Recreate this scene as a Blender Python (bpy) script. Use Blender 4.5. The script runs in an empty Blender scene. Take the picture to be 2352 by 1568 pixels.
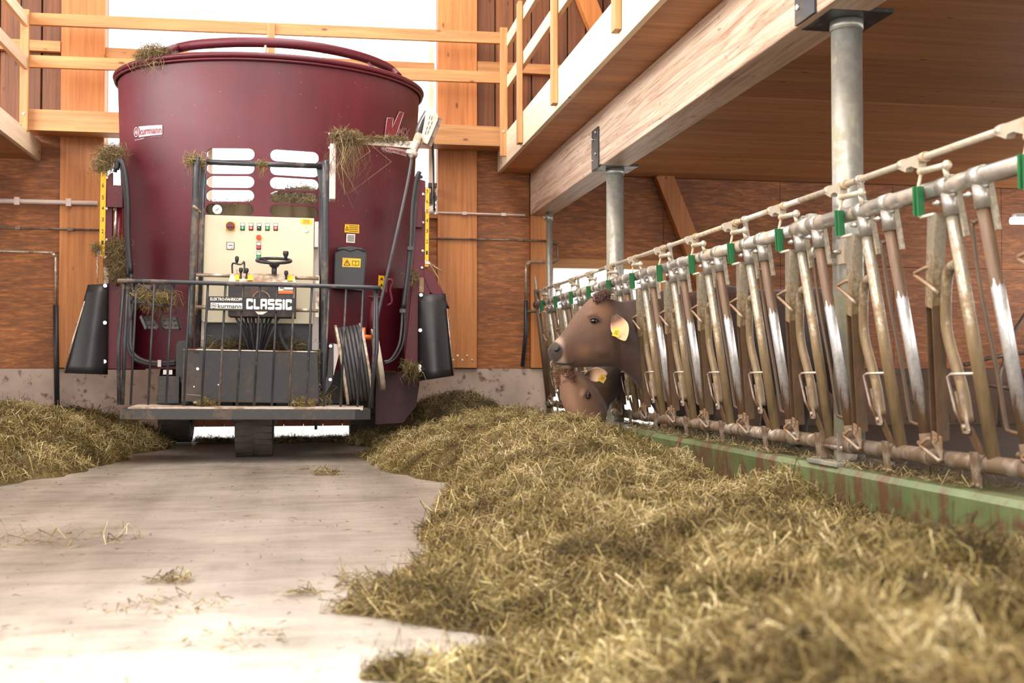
import bpy, bmesh, math, random
import numpy as np
from mathutils import Vector, Matrix
from mathutils.geometry import delaunay_2d_cdt
random.seed(7); rng = np.random.default_rng(11)
S = bpy.context.scene
COL = S.collection
# ------------------------------------------------------------------ camera
F = 2600.0; CX, CY = 1176.0, 784.0
PSI = math.atan(458/2600.0); TH = math.atan(66/2600.0*math.cos(PSI))
f0 = np.array([math.sin(PSI), math.cos(PSI), 0.0]); RV = np.array([math.cos(PSI), -math.sin(PSI), 0.0])
FW = f0*math.cos(TH)+np.array([0, 0, math.sin(TH)]); UV = np.cross(RV, FW)
EYE = np.array([0, 0, 0.7])
cam = bpy.data.cameras.new('camera'); cob = bpy.data.objects.new('camera', cam); COL.objects.link(cob)
m = Matrix.Identity(4)
for i in range(3):
    m[i][0] = RV[i]; m[i][1] = UV[i]; m[i][2] = -FW[i]; m[i][3] = EYE[i]
cob.matrix_world = m
cam.sensor_width = 36.0; cam.lens = F*36/2352.0; cam.clip_end = 200
cam.dof.use_dof = True; cam.dof.focus_distance = 8.2; cam.dof.aperture_fstop = 3.0
S.camera = cob

def P(px, py, X=None, Y=None, Z=None):
    """the point of a wall, floor or machine plane that the photograph shows at a pixel"""
    d = FW+RV*(px-CX)/F-UV*(py-CY)/F
    t = X/d[0] if X is not None else Y/d[1] if Y is not None else (Z-0.7)/d[2]
    return Vector(EYE+d*t)

# ------------------------------------------------------------------ world and light
W = bpy.data.worlds.new('sky'); S.world = W; W.use_nodes = True
bg = W.node_tree.nodes['Background']
bg.inputs[0].default_value = (1.0, 0.985, 0.96, 1); bg.inputs[1].default_value = 4.0
def area(name, loc, size, power, rot, color=(1, 1, 1)):
    L = bpy.data.lights.new(name, 'AREA'); L.shape = 'RECTANGLE'; L.size, L.size_y = size; L.energy = power; L.color = color
    o = bpy.data.objects.new(name, L); COL.objects.link(o); o.location = loc; o.rotation_euler = rot
    return o
area('ridge_skylight_light', (0.3, 2.5, 7.3), (2.4, 16.0), 900, (0, 0, 0), (1, 0.97, 0.92))
area('clerestory_light', (-6.6, 2.5, 4.9), (2.4, 13.0), 1750, (0, math.radians(-82), 0), (1, 0.975, 0.94))
sk = area('floor_patch_light', (-0.5, 2.35, 7.3), (0.7, 1.2), 40, (0, 0, 0), (1, 0.98, 0.95)); sk.data.spread = math.radians(27)  # narrow overhead lamp added to brighten the aisle floor, no known opening there
S.view_settings.view_transform = 'Standard'; S.view_settings.look = 'None'
S.view_settings.exposure = 0.0; S.view_settings.gamma = 1.0
S.view_settings.use_curve_mapping = False
S.cycles.use_denoising = True

# ------------------------------------------------------------------ materials
def lin(c):
    return tuple(((v/255)/12.92 if v/255 <= 0.04045 else ((v/255+0.055)/1.055)**2.4) for v in c)+(1.0,)
class NT:
    def __init__(s, name):
        s.m = bpy.data.materials.new(name); s.m.use_nodes = True; s.t = s.m.node_tree; s.n = s.t.nodes; s.l = s.t.links
        s.b = s.n['Principled BSDF']
        s.tc = s.n.new('ShaderNodeTexCoord')
    def link(s, a, b): s.l.new(a, b)
    def mapping(s, scale=(1, 1, 1), rot=(0, 0, 0), src=None):
        k = s.n.new('ShaderNodeMapping'); k.inputs['Scale'].default_value = scale; k.inputs['Rotation'].default_value = rot
        s.link(src or s.tc.outputs['Object'], k.inputs[0]); return k.outputs[0]
    def noise(s, scale, detail=4, vec=None, rough=0.55, dist=0.0):
        k = s.n.new('ShaderNodeTexNoise'); k.inputs['Scale'].default_value = scale; k.inputs['Detail'].default_value = detail
        k.inputs['Roughness'].default_value = rough; k.inputs['Distortion'].default_value = dist
        s.link(vec or s.tc.outputs['Object'], k.inputs['Vector']); return k.outputs['Fac']
    def ramp(s, fac, stops, interp='LINEAR'):
        k = s.n.new('ShaderNodeValToRGB'); r = k.color_ramp; r.interpolation = interp
        while len(r.elements) < len(stops): r.elements.new(0.5)
        for e, (p, c) in zip(r.elements, stops):
            e.position = p; e.color = c if len(c) == 4 else tuple(c)+(1,)
        s.link(fac, k.inputs[0]); return k.outputs[0]
    def mix(s, fac, a, b, mode='MIX'):
        k = s.n.new('ShaderNodeMix'); k.data_type = 'RGBA'; k.blend_type = mode
        for v, i in ((fac, 0), (a, 6), (b, 7)):
            if hasattr(v, 'links'): s.link(v, k.inputs[i])
            else: k.inputs[i].default_value = v
        return k.outputs[2]
    def math(s, op, a, b=None):
        k = s.n.new('ShaderNodeMath'); k.operation = op
        for v, i in ((a, 0), (b, 1)):
            if v is None: continue
            if hasattr(v, 'links'): s.link(v, k.inputs[i])
            else: k.inputs[i].default_value = v
        return k.outputs[0]
    def bump(s, h, strength=0.3, dist=0.01):
        k = s.n.new('ShaderNodeBump'); k.inputs['Strength'].default_value = strength; k.inputs['Distance'].default_value = dist
        s.link(h, k.inputs['Height']); s.link(k.outputs[0], s.b.inputs['Normal'])
    def set(s, base=None, rough=None, metal=None, coat=None, spec=None):
        for v, n in ((base, 'Base Color'), (rough, 'Roughness'), (metal, 'Metallic'), (coat, 'Coat Weight'), (spec, 'Specular IOR Level')):
            if v is None: continue
            if hasattr(v, 'links'): s.link(v, s.b.inputs[n])
            else: s.b.inputs[n].default_value = v
        return s.m
    def rnd(s):
        k = s.n.new('ShaderNodeObjectInfo'); return k.outputs['Random']

def plain(name, c, rough=0.5, metal=0.0, var=0.12, scale=9.0, coat=None):
    n = NT(name); c = lin(c); a = tuple(v*(1-var) for v in c[:3])+(1,); b = tuple(min(1, v*(1+var)) for v in c[:3])+(1,)
    f = n.noise(scale, 5)
    return n.set(n.ramp(f, [(0.3, a), (0.7, b)]), rough, metal, coat)

def wood(name, c0, c1, axis, lam=0.0, rough=0.55, knots=True, obj=False, lamaxis=0):
    """grain runs along axis; lam = width of a glued lamella across"""
    n = NT(name)
    sc = [26.0, 26.0, 26.0]; sc[axis] = 1.1
    v = n.mapping(tuple(sc))
    g = n.noise(1.0, 6, v, 0.65, 0.6)
    col = n.ramp(g, [(0.25, lin(c0)), (0.75, lin(c1))])
    sl = [3.2, 3.2, 3.2]; sl[axis] = 0.35
    big = n.noise(1.0, 3, n.mapping(tuple(sl)), 0.5)
    col = n.mix(0.55, col, n.ramp(big, [(0.3, (0.45, 0.42, 0.4, 1)), (0.72, (1, 1, 1, 1))]), 'MULTIPLY')
    if lam:
        sep = n.n.new('ShaderNodeSeparateXYZ'); n.link(n.tc.outputs['Object'], sep.inputs[0])
        q = n.math('MULTIPLY', sep.outputs[lamaxis], 1.0/lam)
        fl = n.math('FLOOR', q)
        wn = n.n.new('ShaderNodeTexWhiteNoise'); wn.noise_dimensions = '1D'; n.link(fl, wn.inputs['W'])
        col = n.mix(0.5, col, n.ramp(wn.outputs['Value'], [(0, (0.62, 0.58, 0.55, 1)), (1, (1, 1, 1, 1))]), 'MULTIPLY')
        fr = n.math('FRACT', q)
        seam = n.ramp(fr, [(0.0, (0.35, 0.3, 0.28, 1)), (0.03, (1, 1, 1, 1))])
        col = n.mix(0.6, col, seam, 'MULTIPLY')
    if knots:
        sk = [6.0, 6.0, 6.0]; sk[axis] = 2.6
        k = n.n.new('ShaderNodeTexVoronoi'); k.inputs['Scale'].default_value = 1.0; n.link(n.mapping(tuple(sk)), k.inputs['Vector'])
        col = n.mix(0.8, col, n.ramp(k.outputs['Distance'], [(0.05, (0.22, 0.13, 0.09, 1)), (0.11, (1, 1, 1, 1))]), 'MULTIPLY')
    if obj:
        col = n.mix(0.75, col, n.ramp(n.rnd(), [(0, (0.55, 0.5, 0.48, 1)), (1, (1, 1, 1, 1))]), 'MULTIPLY')
    n.bump(g, 0.15, 0.004)
    return n.set(col, rough)

M = {}
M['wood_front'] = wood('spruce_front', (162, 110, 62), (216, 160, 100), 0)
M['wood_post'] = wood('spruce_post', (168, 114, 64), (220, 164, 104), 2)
M['wood_side_lit'] = wood('spruce_side_lit', (222, 194, 156), (250, 234, 208), 1)  # paler spruce, strong daylight on the aisle-facing edges painted into the colour
M['wood_col'] = wood('spruce_panel', (174, 104, 48), (226, 150, 80), 2, lam=0.165)
M['clt'] = wood('clt_underside', (200, 130, 76), (240, 178, 118), 0, lam=0.075, lamaxis=1, obj=True)
M['board_dark'] = wood('weathered_board', (80, 43, 15), (148, 90, 42), 2, obj=True)
M['board_gate'] = wood('gate_board', (120, 66, 40), (160, 96, 60), 2, obj=True)

def beam_mat():
    n = NT('laminated_beam')
    v = n.mapping((20, 0.8, 20)); g = n.noise(1.0, 7, v, 0.7, 1.4)
    col = n.ramp(g, [(0.3, lin((150, 112, 88))), (0.5, lin((220, 192, 168))), (0.7, lin((238, 218, 198)))])
    sep = n.n.new('ShaderNodeSeparateXYZ'); n.link(n.tc.outputs['Object'], sep.inputs[0])
    q = n.math('MULTIPLY', sep.outputs[2], 1/0.042); fl = n.math('FLOOR', q)
    yo = n.math('ADD', n.math('MULTIPLY', sep.outputs[1], 0.55), n.math('MULTIPLY', fl, 3.71))
    cell = n.math('ADD', n.math('MULTIPLY', fl, 17.3), n.math('FLOOR', yo))
    wn = n.n.new('ShaderNodeTexWhiteNoise'); wn.noise_dimensions = '1D'; n.link(cell, wn.inputs['W'])
    col = n.mix(0.55, col, n.ramp(wn.outputs['Value'], [(0, (0.6, 0.54, 0.48, 1)), (1, (1, 1, 1, 1))]), 'MULTIPLY')
    col = n.mix(0.5, col, n.ramp(n.math('FRACT', q), [(0, (0.35, 0.28, 0.24, 1)), (0.07, (1, 1, 1, 1))]), 'MULTIPLY')
    ch = n.noise(1.0, 3, n.mapping((9, 7, 30)), 0.6)
    col = n.mix(0.7, col, n.ramp(ch, [(0.29, (0.35, 0.26, 0.2, 1)), (0.36, (1, 1, 1, 1))]), 'MULTIPLY')
    n.bump(n.math('ADD', g, n.math('MULTIPLY', ch, 0.6)), 0.5, 0.01)
    return n.set(col, 0.38)
M['beam'] = beam_mat()

def osb_mat(name, c):
    n = NT(name); d = lin(c); parts = []
    for rz, sc in ((0.35, (5, 5, 34)), (-0.4, (6, 6, 40)), (1.25, (4, 4, 26))):
        parts.append(n.noise(1.0, 3, n.mapping(sc, (0, rz, 0)), 0.6, 0.4))
    f = n.math('MAXIMUM', n.math('MAXIMUM', parts[0], parts[1]), n.math('SUBTRACT', parts[2], 0.04))
    col = n.ramp(f, [(0.40, tuple(v*0.62 for v in d[:3])), (0.56, d), (0.70, tuple(min(1, v*1.75) for v in d[:3]))])
    dirt = n.noise(1.3, 5)
    col = n.mix(0.7, col, n.ramp(dirt, [(0.3, (0.5, 0.42, 0.38, 1)), (0.62, (1, 1, 1, 1))]), 'MULTIPLY')
    n.bump(f, 0.2, 0.004)
    return n.set(col, 0.6)
M['osb'] = osb_mat('strand_board', (144, 87, 42))

def floor_mat():
    n = NT('aisle_concrete')
    a = n.noise(0.7, 6); b = n.noise(1.0, 6, n.mapping((2.2, 6.5, 1)), 0.68, 0.8); c = n.noise(1.0, 5, n.mapping((2.8, 0.2, 1), (0, 0, 0.06)), 0.6)
    f = n.math('ADD', n.math('ADD', n.math('MULTIPLY', a, 0.4), n.math('MULTIPLY', b, 0.3)), n.math('MULTIPLY', c, 0.3))
    col = n.ramp(f, [(0.36, lin((90, 82, 71))), (0.48, lin((138, 131, 120))), (0.6, lin((172, 166, 156)))])
    sp = n.noise(38, 3)
    col = n.mix(0.5, col, n.ramp(sp, [(0.28, (0.4, 0.34, 0.26, 1)), (0.4, (1, 1, 1, 1))]), 'MULTIPLY')
    n.bump(n.math('ADD', b, n.noise(60, 3)), 0.12, 0.004)
    return n.set(col, n.ramp(f, [(0.35, (0.52,)*3), (0.62, (0.36,)*3)]), spec=0.8)
M['floor'] = floor_mat()

def conc_mat(name, c, stain):
    n = NT(name); d = lin(c)
    a = n.noise(2.2, 6); b = n.noise(14, 4)
    col = n.ramp(a, [(0.3, tuple(v*0.6 for v in d[:3])), (0.65, d)])
    col = n.mix(0.75, col, n.ramp(b, [(0.3, lin(stain)), (0.42, (1, 1, 1, 1))]), 'MULTIPLY')
    n.bump(b, 0.15, 0.006)
    return n.set(col, 0.75)
M['concrete'] = conc_mat('wall_concrete', (186, 164, 148), (120, 84, 66))
M['pen_floor'] = conc_mat('pen_floor', (66, 52, 42), (44, 34, 26))
M['pen_concrete'] = conc_mat('dark_speckled_concrete', (100, 76, 58), (70, 50, 36))  # darker brown than the rest of the wall base, with speckled stain
M['shaded_red'] = plain('red_paint_in_shade', (66, 20, 30), 0.5, var=0.2)  # darker copy of the wagon red, shade on the skirt painted in
M['ground_out'] = conc_mat('yard_gravel', (206, 198, 186), (190, 180, 170))

def red_mat():
    n = NT('red_paint')
    a = n.noise(1.6, 5); s = n.noise(1.0, 4, n.mapping((9, 9, 0.5)), 0.6)
    col = n.ramp(a, [(0.3, lin((76, 13, 28))), (0.7, lin((97, 20, 37)))])
    col = n.mix(0.35, col, n.ramp(s, [(0.3, (0.6, 0.55, 0.55, 1)), (0.6, (1, 1, 1, 1))]), 'MULTIPLY')
    sc = n.noise(30, 2)
    col = n.mix(n.ramp(sc, [(0.72, (0, 0, 0)), (0.76, (0.5,)*3)]), col, lin((150, 110, 100)))
    return n.set(col, n.ramp(a, [(0.3, (0.46,)*3), (0.7, (0.56,)*3)]), 0.0, 0.0, spec=0.5)
M['red'] = red_mat()

def dirty_metal(name, c, dirt, amount=0.5, metal=0.75, rough=0.38, zdep=False):
    n = NT(name)
    a = n.noise(5, 6, n.mapping((1, 1, 0.35))); b = n.noise(26, 3)
    f = n.math('ADD', n.math('MULTIPLY', a, 0.75), n.math('MULTIPLY', b, 0.25))
    fac = n.ramp(f, [(0.27+amount*0.42, (1, 1, 1)), (0.37+amount*0.42, (0, 0, 0))])
    bw = n.n.new('ShaderNodeRGBToBW'); n.link(fac, bw.inputs[0]); fb = bw.outputs[0]
    d = lin(c)
    clean = n.ramp(b, [(0.3, tuple(v*0.75 for v in d[:3])), (0.7, d)])
    col = n.mix(fb, clean, lin(dirt))
    n.bump(b, 0.12, 0.003)
    return n.set(col, n.math('ADD', n.math('MULTIPLY', fb, 0.35), rough), n.math('MULTIPLY', n.math('SUBTRACT', 1.0, fb), metal))
M['galv'] = dirty_metal('galvanised_tube', (196, 191, 182), (168, 150, 126), 0.35, 0.7, 0.34)
M['galv_post'] = dirty_metal('galvanised_column', (176, 174, 164), (150, 146, 116), 0.3, 0.55, 0.4)
def bar_mat(name, c, dirt, fade, rubbed=False):
    """galvanised bar, soiled more and more towards its foot, with an optional stretch rubbed bright by the cows"""
    n = NT(name); sep = n.n.new('ShaderNodeSeparateXYZ'); n.link(n.tc.outputs['Object'], sep.inputs[0]); z = sep.outputs[2]
    a = n.noise(1.0, 5, n.mapping((30, 30, 5)), 0.65); b = n.noise(55, 4)
    f = n.math('ADD', n.math('MULTIPLY', a, 0.6), n.math('MULTIPLY', b, 0.4))
    k = n.math('ADD', n.math('SUBTRACT', f, 0.5), n.math('MULTIPLY', n.math('SUBTRACT', z, fade), 0.55))
    soil = n.ramp(k, [(0.0, (1, 1, 1)), (0.16, (0, 0, 0))])
    bw = n.n.new('ShaderNodeRGBToBW'); n.link(soil, bw.inputs[0]); fb = bw.outputs[0]
    if rubbed:
        up = n.ramp(n.math('ADD', z, n.math('MULTIPLY', n.math('SUBTRACT', a, 0.5), 0.5)), [(0.55, (0, 0, 0)), (0.72, (1, 1, 1)), (1.02, (1, 1, 1)), (1.10, (0, 0, 0))])
        bw2 = n.n.new('ShaderNodeRGBToBW'); n.link(up, bw2.inputs[0])
        fb = n.math('MULTIPLY', fb, n.math('SUBTRACT', 1.0, n.math('MULTIPLY', bw2.outputs[0], 0.95)))
    d = lin(c); e = lin(dirt)
    clean = n.ramp(b, [(0.3, tuple(v*0.7 for v in d[:3])), (0.7, d)])
    soilc = n.ramp(a, [(0.3, tuple(v*0.6 for v in e[:3])), (0.7, tuple(min(1, v*1.25) for v in e[:3]))])
    col = n.mix(fb, clean, soilc)
    n.bump(f, 0.15, 0.002)
    return n.set(col, n.math('ADD', n.math('MULTIPLY', fb, 0.2), 0.3), n.math('MULTIPLY', n.math('SUBTRACT', 1.0, fb), 0.6))
M['bar'] = bar_mat('soiled_tube', (188, 178, 158), (134, 112, 80), 0.95)
M['bar_dark'] = bar_mat('manure_stained_tube', (170, 156, 136), (92, 70, 48), 1.25)
M['bar_rubbed'] = bar_mat('stained_tube_rubbed_bright', (226, 224, 222), (104, 80, 58), 1.6, True)
M['polished'] = plain('rubbed_bright_tube', (216, 212, 206), 0.36, 0.7, var=0.15, scale=5)
M['rail_low'] = dirty_metal('rusty_lower_rail', (170, 158, 144), (104, 84, 62), 0.5, 0.5, 0.36)
M['rod'] = dirty_metal('pale_steel_rod', (200, 186, 168), (132, 104, 76), 0.4, 0.6, 0.3)
M['actuator'] = dirty_metal('cream_zinc_tube', (206, 195, 174), (168, 146, 114), 0.3, 0.35, 0.42)
M['steel'] = dirty_metal('dark_grey_steel', (54, 57, 62), (112, 100, 88), 0.24, 0.15, 0.36)
M['steel_box'] = dirty_metal('dusty_dark_steel', (50, 49, 51), (84, 76, 70), 0.3, 0.15, 0.42)
M['deck'] = dirty_metal('deck_steel', (62, 61, 62), (100, 86, 74), 0.24, 0.2, 0.45)
M['black'] = plain('black_plastic', (34, 34, 38), 0.38)
M['rubber'] = plain('black_rubber', (40, 39, 41), 0.42, var=0.3, scale=5)
M['tyre'] = plain('tyre_rubber', (78, 70, 64), 0.7, var=0.3)
M['hose'] = plain('black_hose', (38, 38, 42), 0.45)
M['mullion'] = plain('glare_mullion', (236, 216, 190), 0.5, var=0.05)  # window glare painted in as a pale tone
M['cream'] = plain('cream_cabinet_paint', (208, 200, 172), 0.45, var=0.05, scale=3)
M['pale'] = plain('pale_grey_paint', (214, 204, 200), 0.5, var=0.06)
M['white'] = plain('white_print', (240, 238, 230), 0.5, var=0.03)
M['yellow'] = plain('yellow_plastic', (238, 186, 24), 0.45, var=0.06)
M['orange'] = plain('orange_print', (226, 110, 40), 0.5, var=0.06)
M['green'] = plain('green_plastic', (36, 104, 62), 0.4, var=0.15)
M['btn_green'] = plain('green_button', (16, 150, 80), 0.3)
M['btn_red'] = plain('red_button', (200, 24, 40), 0.3)
M['darkred'] = plain('dark_red_plastic', (104, 16, 30), 0.35)
M['ink'] = plain('black_print', (24, 23, 24), 0.5)
M['chrome'] = plain('bright_bolt', (226, 224, 220), 0.22, 0.85, var=0.05)
M['grey_arm'] = dirty_metal('grey_cast_arm', (206, 198, 186), (150, 132, 108), 0.32, 0.2, 0.45)
M['cable'] = plain('grey_black_cable', (70, 70, 74), 0.42, var=0.25)
M['ply'] = dirty_metal('dusty_pale_flange', (210, 200, 184), (150, 124, 98), 0.35, 0.0, 0.6)
M['sticker'] = plain('faded_sticker', (196, 176, 178), 0.5, var=0.05)
M['sticker_red'] = plain('faded_red_print', (128, 40, 56), 0.5, var=0.05)
M['dim_print'] = plain('faded_grey_print', (140, 96, 104), 0.5, var=0.05)
M['conduit'] = plain('pale_conduit', (206, 186, 174), 0.5, var=0.08)
M['pipe'] = dirty_metal('dull_pipe', (128, 112, 100), (84, 64, 52), 0.4, 0.5, 0.4)
M['eye'] = plain('cow_eye', (14, 10, 9), 0.06, var=0.02, coat=1.0)
M['inside'] = plain('worn_tub_steel', (110, 98, 88), 0.5, 0.4)

def lamp_mat():
    n = NT('lit_tube'); n.b.inputs['Emission Color'].default_value = (1, 0.98, 0.92, 1); n.b.inputs['Emission Strength'].default_value = 6
    return n.set((1, 1, 1, 1), 0.4)
M['lamp'] = lamp_mat()
def glass_mat():
    n = NT('window_pane'); t = n.n.new('ShaderNodeBsdfTransparent'); g = n.n.new('ShaderNodeBsdfGlossy'); g.inputs['Roughness'].default_value = 0.05
    t.inputs[0].default_value = (0.97, 0.98, 0.98, 1)
    mx = n.n.new('ShaderNodeMixShader'); mx.inputs[0].default_value = 0.06
    n.link(t.outputs[0], mx.inputs[1]); n.link(g.outputs[0], mx.inputs[2]); n.link(mx.outputs[0], n.n['Material Output'].inputs[0])
    return n.m
M['glass'] = glass_mat()
def kerb_mat():
    n = NT('green_kerb_paint')
    a = n.noise(2.2, 5); s = n.noise(1.0, 5, n.mapping((1, 7, 1.2)), 0.65); b = n.noise(22, 3)
    col = n.ramp(a, [(0.3, lin((80, 94, 60))), (0.7, lin((108, 124, 82)))])
    sep = n.n.new('ShaderNodeSeparateXYZ'); n.link(n.tc.outputs['Object'], sep.inputs[0])
    low = n.math('SUBTRACT', 0.62, n.math('MULTIPLY', sep.outputs[2], 0.8))
    f = n.math('ADD', n.math('MULTIPLY', s, 0.75), n.math('MULTIPLY', b, 0.25))
    st = n.ramp(n.math('SUBTRACT', n.math('ADD', f, n.math('MULTIPLY', low, 0.45)), 0.2), [(0.49, (0, 0, 0)), (0.58, (1, 1, 1))])
    col = n.mix(st, col, lin((98, 72, 54)))
    n.bump(b, 0.15, 0.004)
    return n.set(col, 0.38)
M['kerb'] = kerb_mat()
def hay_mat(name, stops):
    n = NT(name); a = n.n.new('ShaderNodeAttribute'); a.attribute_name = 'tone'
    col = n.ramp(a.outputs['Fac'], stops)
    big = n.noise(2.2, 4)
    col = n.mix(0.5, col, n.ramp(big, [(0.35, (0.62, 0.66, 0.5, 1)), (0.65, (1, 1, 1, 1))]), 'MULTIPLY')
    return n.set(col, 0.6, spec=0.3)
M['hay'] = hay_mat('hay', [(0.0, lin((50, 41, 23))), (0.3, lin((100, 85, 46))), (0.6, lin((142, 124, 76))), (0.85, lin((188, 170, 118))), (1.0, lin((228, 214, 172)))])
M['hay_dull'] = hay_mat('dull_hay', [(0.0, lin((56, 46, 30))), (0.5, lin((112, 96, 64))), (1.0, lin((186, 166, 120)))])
def fur_mat():
    n = NT('cow_hide'); a = n.n.new('ShaderNodeAttribute'); a.attribute_name = 'Col'
    h = n.noise(1.0, 5, n.mapping((70, 70, 70)), 0.7); h2 = n.noise(14, 3)
    col = n.mix(0.4, a.outputs['Color'], n.ramp(h, [(0.3, (0.6, 0.55, 0.5, 1)), (0.7, (1.15, 1.1, 1.05, 1))]), 'MULTIPLY')
    n.bump(n.math('ADD', h, h2), 0.25, 0.004)
    n.b.inputs['Sheen Weight'].default_value = 0.15
    return n.set(col, 0.62, spec=0.3)
M['fur'] = fur_mat()

# ------------------------------------------------------------------ mesh helpers
def basis(d):
    d = Vector(d).normalized(); u = Vector((0, 0, 1)) if abs(d.z) < 0.95 else Vector((1, 0, 0))
    a = d.cross(u).normalized(); return a, a.cross(d).normalized(), d
class MB:
    def __init__(s): s.v = []; s.f = []; s.sm = []
    def add(s, vs, fs, sm=False):
        o = len(s.v); s.v += [Vector(v) for v in vs]; s.f += [tuple(i+o for i in f) for f in fs]; s.sm += [sm]*len(fs); return s
    def box(s, x0, x1, y0, y1, z0, z1, M4=None):
        vs = [Vector((x, y, z)) for x in (x0, x1) for y in (y0, y1) for z in (z0, z1)]
        if M4 is not None: vs = [M4 @ v for v in vs]
        return s.add(vs, [(0, 1, 3, 2), (4, 6, 7, 5), (0, 4, 5, 1), (2, 3, 7, 6), (0, 2, 6, 4), (1, 5, 7, 3)])
    def beam(s, a, b, w, h, up=(0, 0, 1)):
        a = Vector(a); b = Vector(b); d = (b-a).normalized(); up = Vector(up)
        sd = d.cross(up).normalized(); up = sd.cross(d)
        vs = [p+sd*(i*w/2)+up*(j*h/2) for p in (a, b) for i in (-1, 1) for j in (-1, 1)]
        return s.add(vs, [(0, 2, 3, 1), (4, 5, 7, 6), (0, 1, 5, 4), (2, 6, 7, 3), (0, 4, 6, 2), (1, 3, 7, 5)])
    def tube(s, pts, r, n=10, caps=True, closed=False):
        pts = [Vector(p) for p in pts]; k = len(pts); rs = r if isinstance(r, (list, tuple)) else [r]*k
        vs = []; a = None
        for i, p in enumerate(pts):
            if closed: d = pts[(i+1) % k]-pts[i-1]
            else: d = (pts[min(i+1, k-1)]-pts[max(i-1, 0)])
            d.normalize()
            if a is None: a, b, _ = basis(d)
            else:
                a = (a-d*a.dot(d)).normalized(); b = a.cross(d)
            vs += [p+(a*math.cos(t)+b*math.sin(t))*rs[i] for t in (2*math.pi*j/n for j in range(n))]
        fs = []
        for i in range(k if closed else k-1):
            for j in range(n):
                q = (i+1) % k
                fs.append((i*n+j, i*n+(j+1) % n, q*n+(j+1) % n, q*n+j))
        s.add(vs, fs, True)
        if caps and not closed:
            o = len(s.v)-len(vs)
            s.f += [tuple(o+j for j in range(n))[::-1], tuple(o+(k-1)*n+j for j in range(n))]; s.sm += [False]*2
        return s
    def cyl(s, a, b, r, n=14, r2=None):
        return s.tube([a, b], [r, r if r2 is None else r2], n)
    def prism(s, pts, ext):
        pts = [Vector(p) for p in pts]; e = Vector(ext); k = len(pts)
        return s.add(pts+[p+e for p in pts], [tuple(range(k))[::-1], tuple(range(k, 2*k))]+[(i, (i+1) % k, k+(i+1) % k, k+i) for i in range(k)])
    def ball(s, c, r, n=12, q=8):
        c = Vector(c); r = r if isinstance(r, (tuple, list)) else (r, r, r)
        vs = [c+Vector((0, 0, r[2]))]
        for i in range(1, q):
            t = math.pi*i/q
            vs += [c+Vector((r[0]*math.sin(t)*math.cos(2*math.pi*j/n), r[1]*math.sin(t)*math.sin(2*math.pi*j/n), r[2]*math.cos(t))) for j in range(n)]
        vs.append(c-Vector((0, 0, r[2]))); e = len(vs)-1; fs = []
        for j in range(n):
            fs.append((0, 1+j, 1+(j+1) % n)); fs.append((e, e-n+(j+1) % n, e-n+j))
            for i in range(q-2):
                fs.append((1+i*n+j, 1+(i+1)*n+j, 1+(i+1)*n+(j+1) % n, 1+i*n+(j+1) % n))
        return s.add(vs, fs, True)
    def loft(s, rings, caps=True):
        n = len(rings[0]); vs = [v for r in rings for v in r]; fs = []
        for i in range(len(rings)-1):
            for j in range(n): fs.append((i*n+j, i*n+(j+1) % n, (i+1)*n+(j+1) % n, (i+1)*n+j))
        s.add(vs, fs, True)
        if caps:
            o = len(s.v)-len(vs); s.f += [tuple(o+j for j in range(n))[::-1], tuple(o+(len(rings)-1)*n+j for j in range(n))]; s.sm += [True]*2
        return s
    def xf(s, M4): s.v = [M4 @ v for v in s.v]; return s

def link(o, parent=None):
    COL.objects.link(o)
    if parent is not None: o.parent = parent
    return o
def origin_of(p):
    o = Vector((0, 0, 0))
    while p is not None: o = o+p.location; p = p.parent
    return o
def mk(name, mb, mat, parent=None, bevel=0.0, kind=None, label=None, cat=None, group=None, fix=True):
    me = bpy.data.meshes.new(name)
    og = origin_of(parent)
    me.from_pydata([v-og for v in mb.v], [], mb.f)
    me.polygons.foreach_set('use_smooth', mb.sm); me.materials.append(M[mat] if isinstance(mat, str) else mat)
    if fix:
        bm = bmesh.new(); bm.from_mesh(me); bmesh.ops.recalc_face_normals(bm, faces=bm.faces); bm.to_mesh(me); bm.free()
    me.update()
    o = bpy.data.objects.new(name, me); link(o, parent)
    if bevel:
        b = o.modifiers.new('bevel', 'BEVEL'); b.width = bevel; b.segments = 2; b.limit_method = 'ANGLE'; b.angle_limit = math.radians(40)
    tag(o, label, cat, group, kind); return o
def tag(o, label=None, cat=None, group=None, kind=None):
    if label: o['label'] = label
    if cat: o['category'] = cat
    if group: o['group'] = group
    if kind: o['kind'] = kind
    return o
def thing(name, loc, label, cat, group=None):
    o = bpy.data.objects.new(name, None); COL.objects.link(o); o.location = loc; o.empty_display_size = 0.2
    return tag(o, label, cat, group)
def arc(c, r, a0, a1, n, ax=(1, 0, 0), ay=(0, 0, 1)):
    c = Vector(c); ax = Vector(ax); ay = Vector(ay)
    return [c+ax*(r*math.cos(a0+(a1-a0)*i/n))+ay*(r*math.sin(a0+(a1-a0)*i/n)) for i in range(n+1)]
def bez(pts, n=8):
    """smooth curve through points (Catmull-Rom)"""
    p = [Vector(q) for q in pts]; p = [p[0]*2-p[1]]+p+[p[-1]*2-p[-2]]; out = []
    for i in range(1, len(p)-2):
        for k in range(n):
            t = k/n
            out.append(0.5*((2*p[i])+(p[i+1]-p[i-1])*t+(2*p[i-1]-5*p[i]+4*p[i+1]-p[i+2])*t*t+(3*p[i]-p[i-1]-3*p[i+1]+p[i+2])*t**3))
    out.append(p[-2]); return out
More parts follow.
